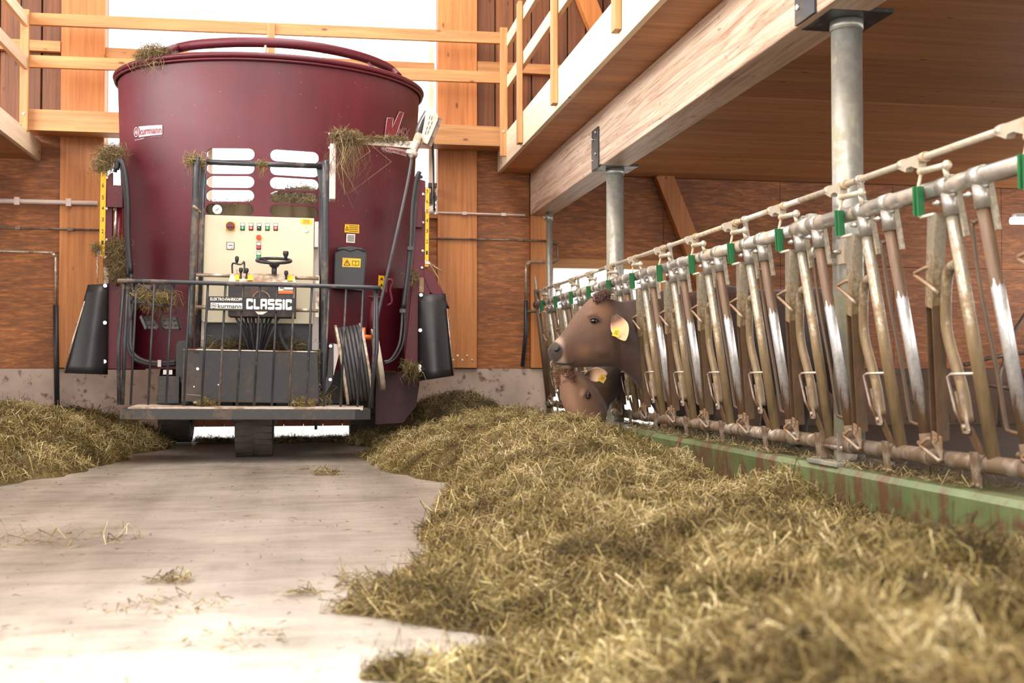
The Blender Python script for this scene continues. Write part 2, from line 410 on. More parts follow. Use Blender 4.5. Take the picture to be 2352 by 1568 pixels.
def text_pts(body, size=1.0, bold=0.0, spacing=1.0):
    cu = bpy.data.curves.new('lettering_curve', 'FONT'); cu.body = body; cu.size = size; cu.offset = bold; cu.space_character = spacing
    cu.resolution_u = 2
    ob = bpy.data.objects.new('lettering_curve', cu)
    me = bpy.data.meshes.new_from_object(ob)
    vs = [v.co.copy() for v in me.vertices]; fs = [tuple(p.vertices) for p in me.polygons]
    bpy.data.objects.remove(ob); bpy.data.meshes.remove(me); bpy.data.curves.remove(cu)
    return vs, fs
def text_box(body, fn, x0, x1, z0, z1, bold=0.0, spacing=1.0):
    """text stretched into the rectangle; fn maps (x, z) to the surface"""
    vs, fs = text_pts(body, 1.0, bold, spacing)
    ax, bx = min(v.x for v in vs), max(v.x for v in vs); ay, by = min(v.y for v in vs), max(v.y for v in vs)
    mb = MB(); mb.add([fn(x0+(v.x-ax)/(bx-ax)*(x1-x0), z0+(v.y-ay)/(by-ay)*(z1-z0)) for v in vs], fs); return mb
# ------------------------------------------------------------------ structure
YW = 12.25          # inner face of the end wall
def st(name, mb, mat, parent=None, bevel=0.0): return mk(name, mb, mat, parent, bevel, kind='structure')
st('floor', MB().box(-9.5, 9.5, -9, YW+0.3, -0.2, 0.0), 'floor')
st('ground_outside', MB().box(-30, 30, YW+0.3, 60, -0.25, -0.02), 'ground_out')
# end wall: concrete base with the gate gap and the cow door, timber above
base = MB()
for a, b in ((-9.5, -1.52), (0.93, 2.6)): base.box(a, b, YW, YW+0.25, 0, 0.712)
wall = st('wall_back', base, 'concrete')
st('pen_base', MB().box(3.85, 9.5, YW, YW+0.25, 0, 0.712), 'pen_concrete', wall)
def osb(x0, x1, z0, z1, y=YW+0.02):
    st('strand_board', MB().box(x0+0.002, x1-0.002, y, y+0.05, z0+0.002, z1-0.002), 'osb', wall, 0.002)
for x0, x1 in ((-9.5, -6.3), (-6.3, -3.7), (-3.7, -2.56)): osb(x0, x1, 0.712, 1.9); osb(x0, x1, 1.9, 3.12)
for x0, x1 in ((-2.13, -1.5), (0.95, 1.33), (1.76, 2.36)): osb(x0, x1, 0.712, 2.385)
osb(1.76, 2.36, 2.385, 3.12)
for x0, x1 in ((2.56, 3.9),): osb(x0, x1, 1.9, 2.87)
for i in range(4):
    osb(3.9+i*1.4, 5.3+i*1.4, 0.712, 1.9); osb(3.9+i*1.4, 5.3+i*1.4, 1.9, 2.87)
# glued plank columns
st('plank_panel', MB().box(-2.56, -2.13, YW-0.06, YW+0.1, 0.72, 5.6), 'wood_col', wall, 0.004)
st('plank_panel', MB().box(1.33, 1.76, YW-0.06, YW+0.1, 0.72, 5.6), 'wood_col', wall, 0.004)
st('plank_panel', MB().box(2.36, 2.56, YW-0.05, YW+0.1, 0.72, 2.4), 'wood_col', wall, 0.004)
bolts = MB()
for i in range(7):
    p = P(1018+i*11, 826-(i % 2)*10, Y=YW-0.062); bolts.cyl(p, p+Vector((0, -0.008, 0)), 0.011, 8)
st('bolt_row', bolts, 'chrome', wall)
# weathered boards above the galleries
for x0, n in ((-4.4, 9), (1.775, 36)):
    for i in range(n):
        a = x0+i*0.205; dy = 0.02 if i % 2 else 0.0
        st('board', MB().box(a, a+0.192, YW+0.03-dy, YW+0.06-dy, 3.12, 5.6), 'board_dark', wall, 0.003)
for x0, x1 in ((-4.4, -2.565), (1.765, 9.0)):
    st('girt', MB().box(x0, x1, YW-0.07, YW+0.005, 3.965, 4.075), 'wood_front', wall, 0.004)
st('brace', MB().beam(P(1322, -60, Y=YW-0.1), P(1372, 66, Y=YW-0.1), 0.2, 0.12, (0, -1, 0)), 'wood_col', wall, 0.004)
st('brace', MB().beam(P(1522, 400, Y=YW-0.06), P(1625, 660, Y=YW-0.06), 0.2, 0.1, (0, -1, 0)), 'wood_col', wall, 0.004)
for i in range(8): st('board', MB().box(-9.5+i*0.64, -8.9+i*0.64, YW+0.03, YW+0.06, 3.12, 5.6), 'board_dark', wall)
sheath = MB()
for x0, x1, z0, z1 in ((-9.5, -2.13, 0.712, 5.6), (1.33, 2.56, 0.712, 5.6), (2.56, 3.9, 1.93, 5.6), (3.9, 9.5, 0.712, 5.6), (-2.13, -1.52, 0.712, 2.345), (0.93, 1.33, 0.712, 2.345)):
    sheath.box(x0, x1, YW+0.1, YW+0.16, z0, z1)
st('sheathing', sheath, 'board_dark', wall)
gable = MB().box(-9.5, -2.13, YW, YW+0.2, 5.6, 8.2).box(1.33, 9.5, YW, YW+0.2, 5.6, 8.2).box(-2.13, 1.33, YW, YW+0.2, 7.3, 8.2); st('gable_board', gable, 'board_dark', wall)
# window in the end wall
win = tag(bpy.data.objects.new('window_1', None), kind='structure'); COL.objects.link(win); win.location = (-0.4, YW, 2.4)
st('sill', MB().box(-2.13, 1.33, YW-0.03, YW+0.12, 2.345, 2.394), 'wood_front', win, 0.003)
for x, w in ((-1.073, 0.045), (0.105, 0.045), (1.265, 0.055)):
    st('mullion', MB().box(x-w/2, x+w/2, YW, YW+0.06, 2.394, 7.3), 'mullion', win, 0.003)
for x0, x1 in ((-2.13, -1.103), (-1.043, 0.075), (0.135, 1.237), (1.293, 1.33)):
    for z0, z1 in ((2.394, 3.945), (4.05, 5.6), (5.66, 7.3)): st('pane', MB().box(x0, x1, YW+0.05, YW+0.056, z0, z1), 'glass', win)
st('transom', MB().box(-2.13, 1.33, YW-0.005, YW+0.09, 5.6, 5.66), 'wood_front', win, 0.003)
st('transom', MB().box(-2.13, 1.3, YW-0.005, YW+0.09, 3.945, 4.05), 'wood_front', win, 0.003)
# sliding gate behind the wagon, hung clear of the floor
gate = tag(bpy.data.objects.new('door_1', None), kind='structure'); COL.objects.link(gate); gate.location = (-0.3, YW, 0)
for i in range(12): st('gate_plank', MB().box(-1.53+i*0.2055, -1.328+i*0.2055, YW+0.06-(i%2)*0.006, YW+0.1, 0.1, 2.345), 'board_gate', gate, 0.003)
st('gate_backing', MB().box(-1.52, 0.93, YW+0.1, YW+0.13, 0.12, 2.345), 'board_gate', gate, 0.003)
# cow door, open to the yard
d2 = tag(bpy.data.objects.new('door_2', None), kind='structure'); COL.objects.link(d2); d2.location = (3.2, YW, 0)
st('lintel', MB().box(2.58, 3.92, YW-0.02, YW+0.1, 1.83, 1.93), 'wood_front', d2, 0.004)
st('jamb', MB().box(3.85, 3.92, YW-0.02, YW+0.1, 0.0, 1.83), 'wood_post', d2, 0.004)
st('jamb', MB().box(2.56, 2.62, YW-0.02, YW+0.1, 0.0, 1.83), 'wood_post', d2, 0.004)
# side walls, low, with open curtain sides above
for nm, x, zt in (('wall_left', -9.5, 0.9), ('wall_right', 9.3, 1.1)): st(nm, MB().box(x, x+0.2, -9, YW, 0, zt), 'concrete')
st('floor_cow', MB().box(2.62, 9.3, -6, YW, 0.0, 0.06), 'pen_floor')
# roof with its open ridge
roof = tag(bpy.data.objects.new('ceiling_roof', None), kind='structure'); COL.objects.link(roof)
for sx in (-1, 1):
    for i in range(8):
        y0 = -9+i*2.66
        a = Vector((-0.5+sx*1.35, y0, 7.45)); b = Vector((10.1, y0, 4.3)) if sx > 0 else Vector((-6.8, y0, 6.3))
        st('roof_panel', MB().prism([a, b, b+Vector((0, 0, 0.15)), a+Vector((0, 0, 0.15))], (0, 2.65, 0)), 'clt', roof)
# right gallery: cross-laminated slabs on the long laminated beam
XG = 2.0
ceil = tag(bpy.data.objects.new('ceiling', None), kind='structure'); COL.objects.link(ceil)
for i in range(12):
    y1 = YW-i*1.25
    st('slab_panel', MB().box(XG+0.04, 9.3, y1-1.244, y1, 2.87, 3.12), 'clt', ceil, 0.004)
st('trim_1', MB().box(XG-0.005, XG+0.04, -4, YW-0.0, 2.865, 3.2), 'wood_side_lit', None, 0.004)
st('beam', MB().box(2.36, 2.6, -4, YW-0.01, 2.4, 2.868), 'beam', None, 0.008)
# left gallery
XL_ = -2.76
lg = tag(bpy.data.objects.new('ceiling_left', None), kind='structure'); COL.objects.link(lg)
for i in range(12):
    y1 = YW-i*1.25
    st('slab_panel', MB().box(-9.3, XL_-0.045, y1-1.244, y1, 2.86, 3.02), 'clt', lg, 0.004)
st('trim_2', MB().box(XL_-0.045, XL_, -4, YW, 2.845, 3.05), 'wood_side_lit', None, 0.004)
# walkway across the end wall
st('trim_3', MB().box(-2.84, XG+0.02, 11.75, 11.8, 3.06, 3.27), 'wood_front', None, 0.004)
wk = tag(bpy.data.objects.new('ceiling_walkway', None), kind='structure'); COL.objects.link(wk)
for i in range(3): st('slab_panel', MB().box(-2.84+i*1.62, -1.225+i*1.62, 11.8, YW-0.065, 3.09, 3.25), 'clt', wk, 0.003)

# ------------------------------------------------------------------ gallery railings
def railing(label, loc): return thing('gallery_railing', loc, label, 'railing', None)
r1 = railing('plain timber railing along the walkway in front of the end window', (-0.4, 11.72, 3.2))
for z in (4.09, 3.67):
    mk('rail', MB().beam((-2.8, 11.72, z+0.06), (1.98, 11.72, z+0.11), 0.045, 0.12), 'wood_front', r1, 0.004)
for x, z0, z1 in ((-2.79, 3.03, 4.23), (-0.43, 3.07, 4.22), (P(1156, 100, Y=11.7)[0], 2.94, 4.3)):
    mk('post', MB().box(x-0.04, x+0.04, 11.655, 11.695, z0, z1), 'wood_post', r1, 0.004)
for x in (-2.79, 1.96): mk('bolt', MB().cyl((x, 11.655, 3.2), (x, 11.645, 3.2), 0.012, 8), 'chrome', r1)
r2 = railing('sunlit timber railing of the right gallery above the cows', (XG, 8, 3.2))
XR_ = XG-0.03
for px, yt, yb in ((1193, 43, 330), (1272, -60, 240), (1415, -420, 72)):
    a = P(px, yb, X=XR_); zt = 4.28
    mk('post', MB().box(XR_-0.02, XR_+0.022, a.y-0.055, a.y+0.055, a.z, zt), 'wood_post', r2, 0.004)
ylast = P(1415, 60, X=XR_).y
mk('post', MB().box(XR_-0.02, XR_+0.022, ylast-2.4, ylast-2.29, 2.95, 4.28), 'wood_post', r2, 0.004)
for z in (4.1, 3.66): mk('rail', MB().box(XG-0.002, XG+0.04, 0, 12.0, z, z+0.13), 'wood_side_lit', r2, 0.004)
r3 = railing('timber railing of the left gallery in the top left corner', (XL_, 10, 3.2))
for z in (4.06, 3.64): mk('rail', MB().box(XL_-0.045, XL_-0.002, 3, 11.69, z, z+0.12), 'wood_side_lit', r3, 0.004)
mk('post', MB().box(XL_, XL_+0.04, 9.0, 9.1, 2.95, 4.24), 'wood_post', r3, 0.004)

# ------------------------------------------------------------------ steel columns
def column(x, y, r, z0, z1, label, plate=True, base=True):
    t = thing('steel_column', (x, y, z0), label, 'column')
    mk('shaft', MB().cyl((x, y, z0), (x, y, z1), r, 32), 'galv_post', t)
    if plate:
        mk('cap_plate', MB().box(x-0.16, x+0.16, y-0.17, y+0.17, z1-0.002, z1+0.018), 'steel', t, 0.003)
        mk('collar', MB().cyl((x, y, z1-0.05), (x, y, z1-0.002), r+0.006, 32), 'galv_post', t)
        # side plate bolted on the beam
        sp = mk('gusset_plate', MB().box(2.345, 2.358, y-0.1, y+0.12, 2.4, 2.74), 'steel', t, 0.002)
        bm_ = MB()
        for dy, z in ((-0.04, 2.7), (0.07, 2.66), (-0.04, 2.52), (0.07, 2.48)): bm_.cyl((2.346, y+dy, z), (2.333, y+dy, z), 0.014, 8)
        mk('bolts', bm_, 'chrome', sp)
    if base:
        mk('base_plate', MB().box(x-0.15, x+0.15, y-0.16, y+0.16, z0-0.001, z0+0.02), 'galv_post', t, 0.003)
    return t
column(2.56, 5.12, 0.0735, 0.245, 2.4, 'thick galvanised steel column nearest the camera, standing on the green kerb')
column(2.52, 9.27, 0.0735, 0.245, 2.4, 'galvanised steel column with bolted beam plate above the cow head')
t = column(2.51, 11.92, 0.034, 0.245, 2.4, 'thin steel post by the end wall near the cow door', False, False)
mk('clamp_collar', MB().cyl((2.51, 11.92, 2.3), (2.51, 11.92, 2.37), 0.041, 20).cyl((2.47, 11.9, 2.335), (2.44, 11.88, 2.335), 0.012, 8), 'galv_post', t)

# ------------------------------------------------------------------ pipes on the end wall
def pipe(name, pts, r, mat, label, y=None, n=8):
    yy = YW-0.085 if y is None else y
    t = thing(name, P(*pts[0], Y=yy), label, 'pipe')
    p = [P(a, b, Y=yy) for a, b in pts]
    mk('tube', MB().tube(p, r, n), mat, t)
    c = MB()
    for i in range(1, len(p)-1) if len(p) > 2 else (): c.ball(p[i], r*1.5, 8, 6)
    if c.v: mk('elbow', MB().tube(p[max(0, len(p)//2-1):len(p)//2+1], r*1.4, n), mat, t)
    for q in (p[0]*0.7+p[-1]*0.3, p[0]*0.25+p[-1]*0.75) if len(p) == 2 else ():
        mk('pipe_clip', MB().box(q.x-0.025, q.x+0.025, q.y-r*1.3, YW-0.062, q.z-r*1.5, q.z+r*1.5), mat, t)
    return t
pipe('conduit', [(-40, 460), (224, 467)], 0.026, 'conduit', 'pale flat conduit across the strand board, left of the wagon')
pipe('water_pipe', [(-40, 522), (228, 528)], 0.011, 'pipe', 'thin dull pipe below the pale conduit, left of the wagon')
t = pipe('water_pipe', [(-40, 575), (120, 580), (128, 590), (128, 640), (128, 700)], 0.013, 'rod', 'pipe elbowing down the left wall beside the plank panel')
mk('black_sleeve', MB().cyl(P(128, 700, Y=YW-0.085), P(131, 930, Y=YW-0.085), 0.026, 10), 'hose', t)
pipe('conduit', [(1006, 488), (1206, 494)], 0.011, 'conduit', 'thin pale conduit on the plank panel right of the window')
pipe('water_pipe', [(985, 547), (1258, 553), (1280, 560), (1281, 598), (1270, 604)], 0.011, 'pipe', 'thin pipe looping back behind the thin steel post')
t = pipe('water_pipe', [(1262, 601), (1216, 601), (1208, 610), (1208, 690)], 0.014, 'rod', 'pipe elbow dropping to the trough beside the fence end')
mk('black_sleeve', MB().tube([P(1208, 690, Y=YW-0.1), P(1208, 760, Y=YW-0.1), P(1200, 842, Y=YW-0.1)], 0.022, 10), 'hose', t)
mk('branch', MB().cyl(P(1208, 716, Y=YW-0.1), P(1240, 714, Y=YW-0.15), 0.016, 10), 'pipe', t)
# strip lamp under the right slab
t = thing('strip_lamp', (5.6, 8.0, 2.55), 'lit fluorescent strip lamp at the right edge under the slab', 'lamp')
a = P(2322, 507, Y=8.6); 
mk('tube_cover', MB().cyl(a, a+Vector((1.2, -0.12, 0)), 0.03, 12), 'lamp', t)
mk('housing', MB().beam(a+Vector((0.03, 0, 0.045)), a+Vector((1.2, -0.12, 0.045)), 0.08, 0.03), 'pale', t)
hz = MB()
for dx in (0.2, 1.0): hz.cyl(a+Vector((dx, -dx*0.1, 0.05)), (a.x+dx, a.y-dx*0.1, 2.87), 0.006, 6)
mk('hanger', hz, 'steel', t)
# rollers that lead the supply cable through the wall
cg = thing('cable_guide', P(995, 450, Y=11.95), 'black roller frame that guides the supply cable beside the window', 'cable guide')
y = 11.95
for py in (423, 452):
    a = P(983, py, Y=y); b = P(1003, py, Y=y); mk('roller_plate', MB().box(a.x, b.x, y-0.03, y+0.24, a.z-0.035, a.z+0.012), 'black', cg, 0.003)
for px in (988, 999):
    mk('roller', MB().cyl(P(px, 429, Y=y), P(px, 450, Y=y), 0.015, 12), 'rod', cg)
mk('bracket', MB().box(P(983, 420, Y=y).x, P(1003, 420, Y=y).x, y+0.22, YW, P(990, 455, Y=y).z, P(990, 420, Y=y).z), 'steel', cg)
mk('cable_eye', MB().tube(arc(P(992, 482, Y=y), 0.03, 0, 2*math.pi, 14), 0.014, 8).ball(P(994, 484, Y=y), 0.035).cyl(P(975, 492, Y=y), P(1004, 466, Y=y), 0.014, 8), 'pale', cg)

# ------------------------------------------------------------------ green kerb
kb = tag(bpy.data.objects.new('trim_4', None), kind='structure'); COL.objects.link(kb); kb.location = (2.42, 5, 0)
mb = MB().prism([(2.42, -1, 0), (2.405, -1, 0.22), (2.425, -1, 0.245), (2.66, -1, 0.25), (2.66, -1, 0)], (0, 13.1, 0))
st('kerb', mb, 'kerb', kb)
# ------------------------------------------------------------------ feed mixer wagon
TC = Vector((-0.41, 10.75, 0))           # tub axis
def rx(z): return 1.255+0.045*(z-0.7)
def ry(z): return 1.02+0.045*(z-0.7)
def tub(x, z, off=0.0):
    """point on the front of the tub shell at height z, pushed out by off"""
    k = max(-0.999, min(0.999, (x-TC.x)/rx(z)))
    return Vector((x+k*off, TC.y-ry(z)*math.sqrt(1-k*k)-off, z))
def tubp(px, py, off=0.0):
    q = P(px, py, Y=9.7)
    for _ in range(8): q = P(px, py, Y=tub(q.x, q.z, off).y)
    return tub(q.x, q.z, off)
wg = thing('mixer_wagon', (-0.42, 9.4, 0), 'tall dark red feed mixer wagon with a driving platform in front', 'feed mixer')
wg.rotation_euler = (0, math.radians(0.5), 0)
def wp(name, mb, mat, parent=None, bevel=0.0, label=None): return mk(name, mb, mat, parent or wg, bevel, label=label)
# --- tub shell with its twelve long sight slots
ZT, ZB = 3.32, 0.70
def fang(x, z): return math.asin(max(-1, min(1, (x-TC.x)/rx(z))))
slots = []
for row in range(6):
    zt = 2.548-0.1155*row
    for xa, xb in ((-0.905, -0.507), (-0.378, 0.026)):
        r = 0.049; zc = zt-r
        slots.append([(xb-r+r*math.sin(math.pi*i/7), zc+r*math.cos(math.pi*i/7)) for i in range(8)] + [(xa+r-r*math.sin(math.pi*i/7), zc-r*math.cos(math.pi*i/7)) for i in range(8)])
AM = math.radians(112)
V2, E2 = [], []
def addloop(pts):
    o = len(V2); V2.extend(Vector(p) for p in pts); E2.extend((o+i, o+(i+1) % len(pts)) for i in range(len(pts)))
nz, na = 12, 56
outer = [(-AM+2*AM*i/na, ZB) for i in range(na)]+[(AM, ZB+(ZT-ZB)*i/nz) for i in range(nz)]+[(AM-2*AM*i/na, ZT) for i in range(na)]+[(-AM, ZT-(ZT-ZB)*i/nz) for i in range(nz)]
addloop(outer)
for sl in slots: addloop([(fang(x, z), z) for x, z in sl])
for i in range(1, na):
    for j in range(1, nz):
        a, z = -AM+2*AM*i/na, ZB+(ZT-ZB)*j/nz
        x = TC.x+rx(z)*math.sin(a)
        if -0.95 < x < 0.07 and 1.88 < z < 2.58 and abs(a) < 1: continue
        V2.append(Vector((a, z)))
res = delaunay_2d_cdt(V2, E2, [], 0, 1e-5)
def inslot(a, z):
    x = TC.x+rx(z)*math.sin(a)
    for sl in slots:
        zs = [p[1] for p in sl]; xs = [p[0] for p in sl]
        if min(zs) < z < max(zs) and min(xs) < x < max(xs):
            r = 0.049; zc = (min(zs)+max(zs))/2
            cx = min(max(x, min(xs)+r), max(xs)-r)
            if (x-cx)**2+(z-zc)**2 < r*r*0.985: return True
    return False
mb = MB()
tv = [Vector((TC.x+rx(v.y)*math.sin(v.x), TC.y-ry(v.y)*math.cos(v.x), v.y)) for v in res[0]]
tf = []
for f in res[2]:
    c = [sum(res[0][i][k] for i in f)/len(f) for k in (0, 1)]
    if not inslot(*c): tf.append(tuple(f))
mb.add(tv, tf, True)
ins = [Vector((TC.x+(rx(v.y)-0.012)*math.sin(v.x), TC.y-(ry(v.y)-0.012)*math.cos(v.x), v.y)) for v in res[0]]
mb.add(ins, tf, True)
for sl in slots:
    o_ = [tub(x, z) for x, z in sl]; i_ = [p+Vector((0, 0.012, 0)) for p in o_]; k = len(sl)
    mb.add(o_+i_, [(i, (i+1) % k, k+(i+1) % k, k+i) for i in range(k)])
for off in (0.0, 0.012):
    rear = []
    for j in range(6):
        z = ZB+(2.36-ZB)*j/5
        rear.append([Vector((TC.x+(rx(z)-off)*math.sin(a), TC.y-(ry(z)-off)*math.cos(a), z)) for a in (AM+(2*math.pi-2*AM)*i/24 for i in range(25))])
    o = len(mb.v); mb.v += [v for r in rear for v in r]
    for j in range(5):
        for i in range(24): mb.f.append((o+j*25+i, o+j*25+i+1, o+(j+1)*25+i+1, o+(j+1)*25+i)); mb.sm.append(True)
tubo = wp('tub', mb, 'red')
# rolled rim
rim = [Vector((TC.x+(rx(ZT)+0.02)*math.sin(a), TC.y-(ry(ZT)+0.02)*math.cos(a), ZT)) for a in (-AM+2*AM*i/60 for i in range(61))]
wp('rim', MB().tube(rim, 0.023, 10), 'red')
rim2 = [Vector((p.x, p.y, ZT-0.036)) for p in rim]
wp('rim_bead', MB().tube(rim2, 0.012, 8), 'red')
# hay ring above the rim
hp = [P(372, 122, Z=3.38)]+[P(a, b, Z=3.47) for a, b in ((400, 112), (440, 104), (490, 99.5), (540, 97), (600, 97), (660, 100), (720, 107), (780, 118), (830, 131), (870, 146))]+[P(893, 160, Z=3.44), P(906, 174, Z=3.36)]
wp('hay_ring', MB().tube(bez(hp, 5), 0.042, 12), 'red')
wp('ring_strut', MB().cyl(P(602, 100, Z=3.46), tub(P(602, 100, Z=3.46).x, ZT), 0.012, 8), 'galv')
wp('ring_strut', MB().beam(P(832, 136, Z=3.46), P(862, 166, Z=3.34), 0.05, 0.02), 'red')
fl = MB(); n = 40
ring = [Vector((TC.x+(rx(1.0)-0.03)*math.cos(2*math.pi*i/n), TC.y+(ry(1.0)-0.03)*math.sin(2*math.pi*i/n), 0.74)) for i in range(n)]
fl.prism(ring, (0, 0, 0.02)); wp('tub_floor', fl, 'inside')
# --- decals on the tub
def logo(c, s, fn, mat, par, thick=0.1):
    mbl = MB()
    n = 26
    for r0, r1 in ((1.0, 0.84),):
        vs = [fn(c[0]+s*r*math.cos(2*math.pi*i/n), c[1]+s*r*math.sin(2*math.pi*i/n)) for i in range(n) for r in (r0, r1)]
        mbl.add(vs, [(2*i, 2*i+1, (2*i+3) % (2*n), (2*i+2) % (2*n)) for i in range(n)])
    for a, b, w in (((-0.62, -0.1), (0.0, 0.55), .15), ((0.0, 0.55), (0.05, -0.55), .16), ((0.05, -0.55), (0.68, -0.05), .15), ((-0.45, -0.45), (-0.35, 0.15), .14), ((0.38, 0.5), (0.48, -0.1), .14), ((-0.6, -0.1), (0.62, -0.02), .12)):
        ax, az = a; bx, bz = b; L = math.hypot(bx-ax, bz-az); nx, nz_ = -(bz-az)/L*w/2, (bx-ax)/L*w/2
        mbl.add([fn(c[0]+s*(x), c[1]+s*(z)) for x, z in ((ax+nx, az+nz_), (bx+nx, bz+nz_), (bx-nx, bz-nz_), (ax-nx, az-nz_))], [(0, 1, 2, 3)])
    return mk('emblem', mbl, mat, par)
def on_tub(corners, off):
    """bilinear map of the unit square onto a sticker whose corners are seen at these pixels (tl, tr, br, bl)"""
    c = [tubp(*p) for p in corners]
    def fn(u, v):
        a = c[3]*(1-u)*(1-v)+c[2]*u*(1-v)+c[1]*u*v+c[0]*(1-u)*v
        return tub(a.x, a.z, off)
    return fn
def grid_on(fn, x0, x1, z0, z1, nx=10, nz=3):
    g = MB(); g.add([fn(x0+(x1-x0)*i/nx, z0+(z1-z0)*j/nz) for j in range(nz+1) for i in range(nx+1)], [(j*(nx+1)+i, j*(nx+1)+i+1, (j+1)*(nx+1)+i+1, (j+1)*(nx+1)+i) for j in range(nz) for i in range(nx)])
    return g
def maker_sticker(corners):
    f1 = on_tub(corners, 0.004); f2 = on_tub(corners, 0.006)
    s = wp('maker_sticker', grid_on(f1, 0.17, 1.0, 0.22, 1.0), 'sticker', label='faded white maker sticker')
    mk('lettering', text_box('kurmann', f2, 0.19, 0.98, 0.34, 0.9, 0.02), 'sticker_red', s)
    logo((0.085, 0.62), 0.085, lambda x, z: f2(x, 0.62+(z-0.62)*4.2), 'sticker', s)
    mk('small_print', text_box('kurmann technik AG', f2, 0.03, 0.38, 0.02, 0.14), 'sticker', s)
    mk('small_print', text_box('CH-6017 Ruswil', f2, 0.6, 0.99, 0.05, 0.15), 'dim_print', s)
maker_sticker(((302, 295), (367, 289), (367, 317), (303, 327)))
maker_sticker(((868, 334), (930, 343), (927, 361), (869, 346)))
def vmark():
    c = ((876, 258), (934, 290), (932, 312), (875, 308))
    pts = [(0.0, 0), ]
    f = lambda off: (lambda px, py: tubp(px, py, off))
    outl = [(881, 268), (895, 269), (893, 290), (909, 254), (919, 256), (900, 314), (876, 308)]
    s = MB(); s.add([tubp(*p, 0.006) for p in outl], [(0, 1, 2, 6), (2, 3, 4, 5, 6)])
    o = wp('brand_mark', s, 'sticker_red')
    e = MB(); pp = [tubp(*p, 0.008) for p in outl]
    for i in range(len(pp)): e.tube([pp[i], pp[(i+1) % len(pp)]], 0.0026, 5)
    mk('outline', e, 'sticker', o)
    g = on_tub(((908, 288), (934, 294), (931, 314), (905, 309)), 0.006)
    mk('lettering', text_box('MIX', g, 0, 1, 0, 1, 0.03), 'dim_print', o)
vmark()
# yellow and white notices
def notice(corners, mat, name, rows=0, ink='ink', tri=False):
    f1 = on_tub(corners, 0.004); f2 = on_tub(corners, 0.006)
    s = wp(name, grid_on(f1, 0, 1, 0, 1, 5, 2), mat)
    if rows:
        r = MB()
        for i in range(rows):
            z = 0.18+0.64*i/max(1, rows-1); a = 0.3 if tri else 0.12
            r.add([f2(a, z-0.03), f2(0.9, z-0.03), f2(0.9, z+0.03), f2(a, z+0.03)], [(0, 1, 2, 3)])
        mk('print_lines', r, ink, s)
    if tri:
        q = MB()
        for a, b in (((0.06, 0.3), (0.24, 0.3)), ((0.24, 0.3), (0.15, 0.75)), ((0.15, 0.75), (0.06, 0.3))): q.tube([f2(*a), f2(*b)], 0.002, 4)
        mk('warning_triangle', q, ink, s)
    return s
notice(((787, 513), (820, 514), (820, 534), (786, 532)), 'yellow', 'warning_notice', 4, 'ink', True)
notice(((791, 535), (811, 536), (810, 556), (790, 555)), 'white', 'data_plate', 6)
s = notice(((865, 630), (879, 631), (878, 663), (864, 662)), 'yellow', 'hand_warning_notice')
f2 = on_tub(((865, 630), (879, 631), (878, 663), (864, 662)), 0.006)
q = MB()
for c in (0.75, 0.3):
    q.add([f2(0.2, c-0.14), f2(0.5, c+0.14), f2(0.85, c-0.1), f2(0.5, c-0.02)], [(0, 1, 2, 3)])
mk('pictogram', q, 'ink', s)
# document box
y = tub(-0.0, 1.5).y-0.05
c = [P(a, b, Y=9.7) for a, b in ((763, 580), (772, 566), (800, 563), (830, 567), (839, 578), (833, 668), (762, 660))]
db = wp('document_box', MB().prism(c, (0, 0.14, 0)), 'black', None, 0.012)
lb = [P(a, b, Y=9.697) for a, b in ((783, 590), (825, 592), (824, 612), (782, 611))]
wl = mk('warning_label', MB().prism(lb, (0, 0.003, 0)), 'yellow', db)
L0, L1 = lb[3], lb[1]
def lf(u, v): return Vector((L0.x+(L1.x-L0.x)*u, 9.694, L0.z+(L1.z-L0.z)*v))
q = MB()
tri = [(0.1, 0.2), (0.42, 0.2), (0.26, 0.82)]
for i in range(3): q.tube([lf(*tri[i]), lf(*tri[(i+1) % 3])], 0.0022, 4)
q.tube([lf(0.26, 0.62), lf(0.26, 0.38)], 0.003, 4)
bk = [(0.55, 0.25), (0.72, 0.2), (0.9, 0.25), (0.9, 0.75), (0.72, 0.68), (0.55, 0.75)]
for i in range(6): q.tube([lf(*bk[i]), lf(*bk[(i+1) % 6])], 0.0018, 4)
q.tube([lf(0.72, 0.2), lf(0.72, 0.68)], 0.0018, 4)
mk('pictogram', q, 'ink', db)
mk('lid_ridge', MB().tube([P(a, b, Y=9.69) for a, b in ((768, 575), (785, 569), (800, 574), (816, 569), (834, 575))], 0.006, 6), 'black', db)
# --- control cabinet
CY0 = 9.42
def cab(u, v, off=0.0): return P(u, v, Y=CY0-off)
ca, cb = cab(464, 494), cab(727, 743)
cbx = P(716, 743, Y=CY0).x
cabn = wp('control_cabinet', MB().box(ca.x, cbx, CY0, CY0+0.22, cb.z, ca.z), 'cream', None, 0.006)
for (a, b), (c_, d) in (((455, 500), (463, 561)), ((455, 678), (463, 738)), ((718, 507), (727, 566))):
    p, q_ = cab(a, b), cab(c_, d)
    mk('cabinet_hinge', MB().box(p.x, q_.x, CY0+0.01, CY0+0.12, q_.z, p.z), 'pale', cabn, 0.003)
mk('mounting_plate', MB().box(cab(718, 0).x, cab(737, 0).x, CY0+0.12, CY0+0.135, cab(0, 800).z, cab(0, 505).z), 'pale', cabn)
mk('mounting_plate', MB().box(cab(455, 0).x, cab(473, 0).x, CY0+0.12, CY0+0.135, cab(0, 800).z, cab(0, 505).z), 'pale', cabn)
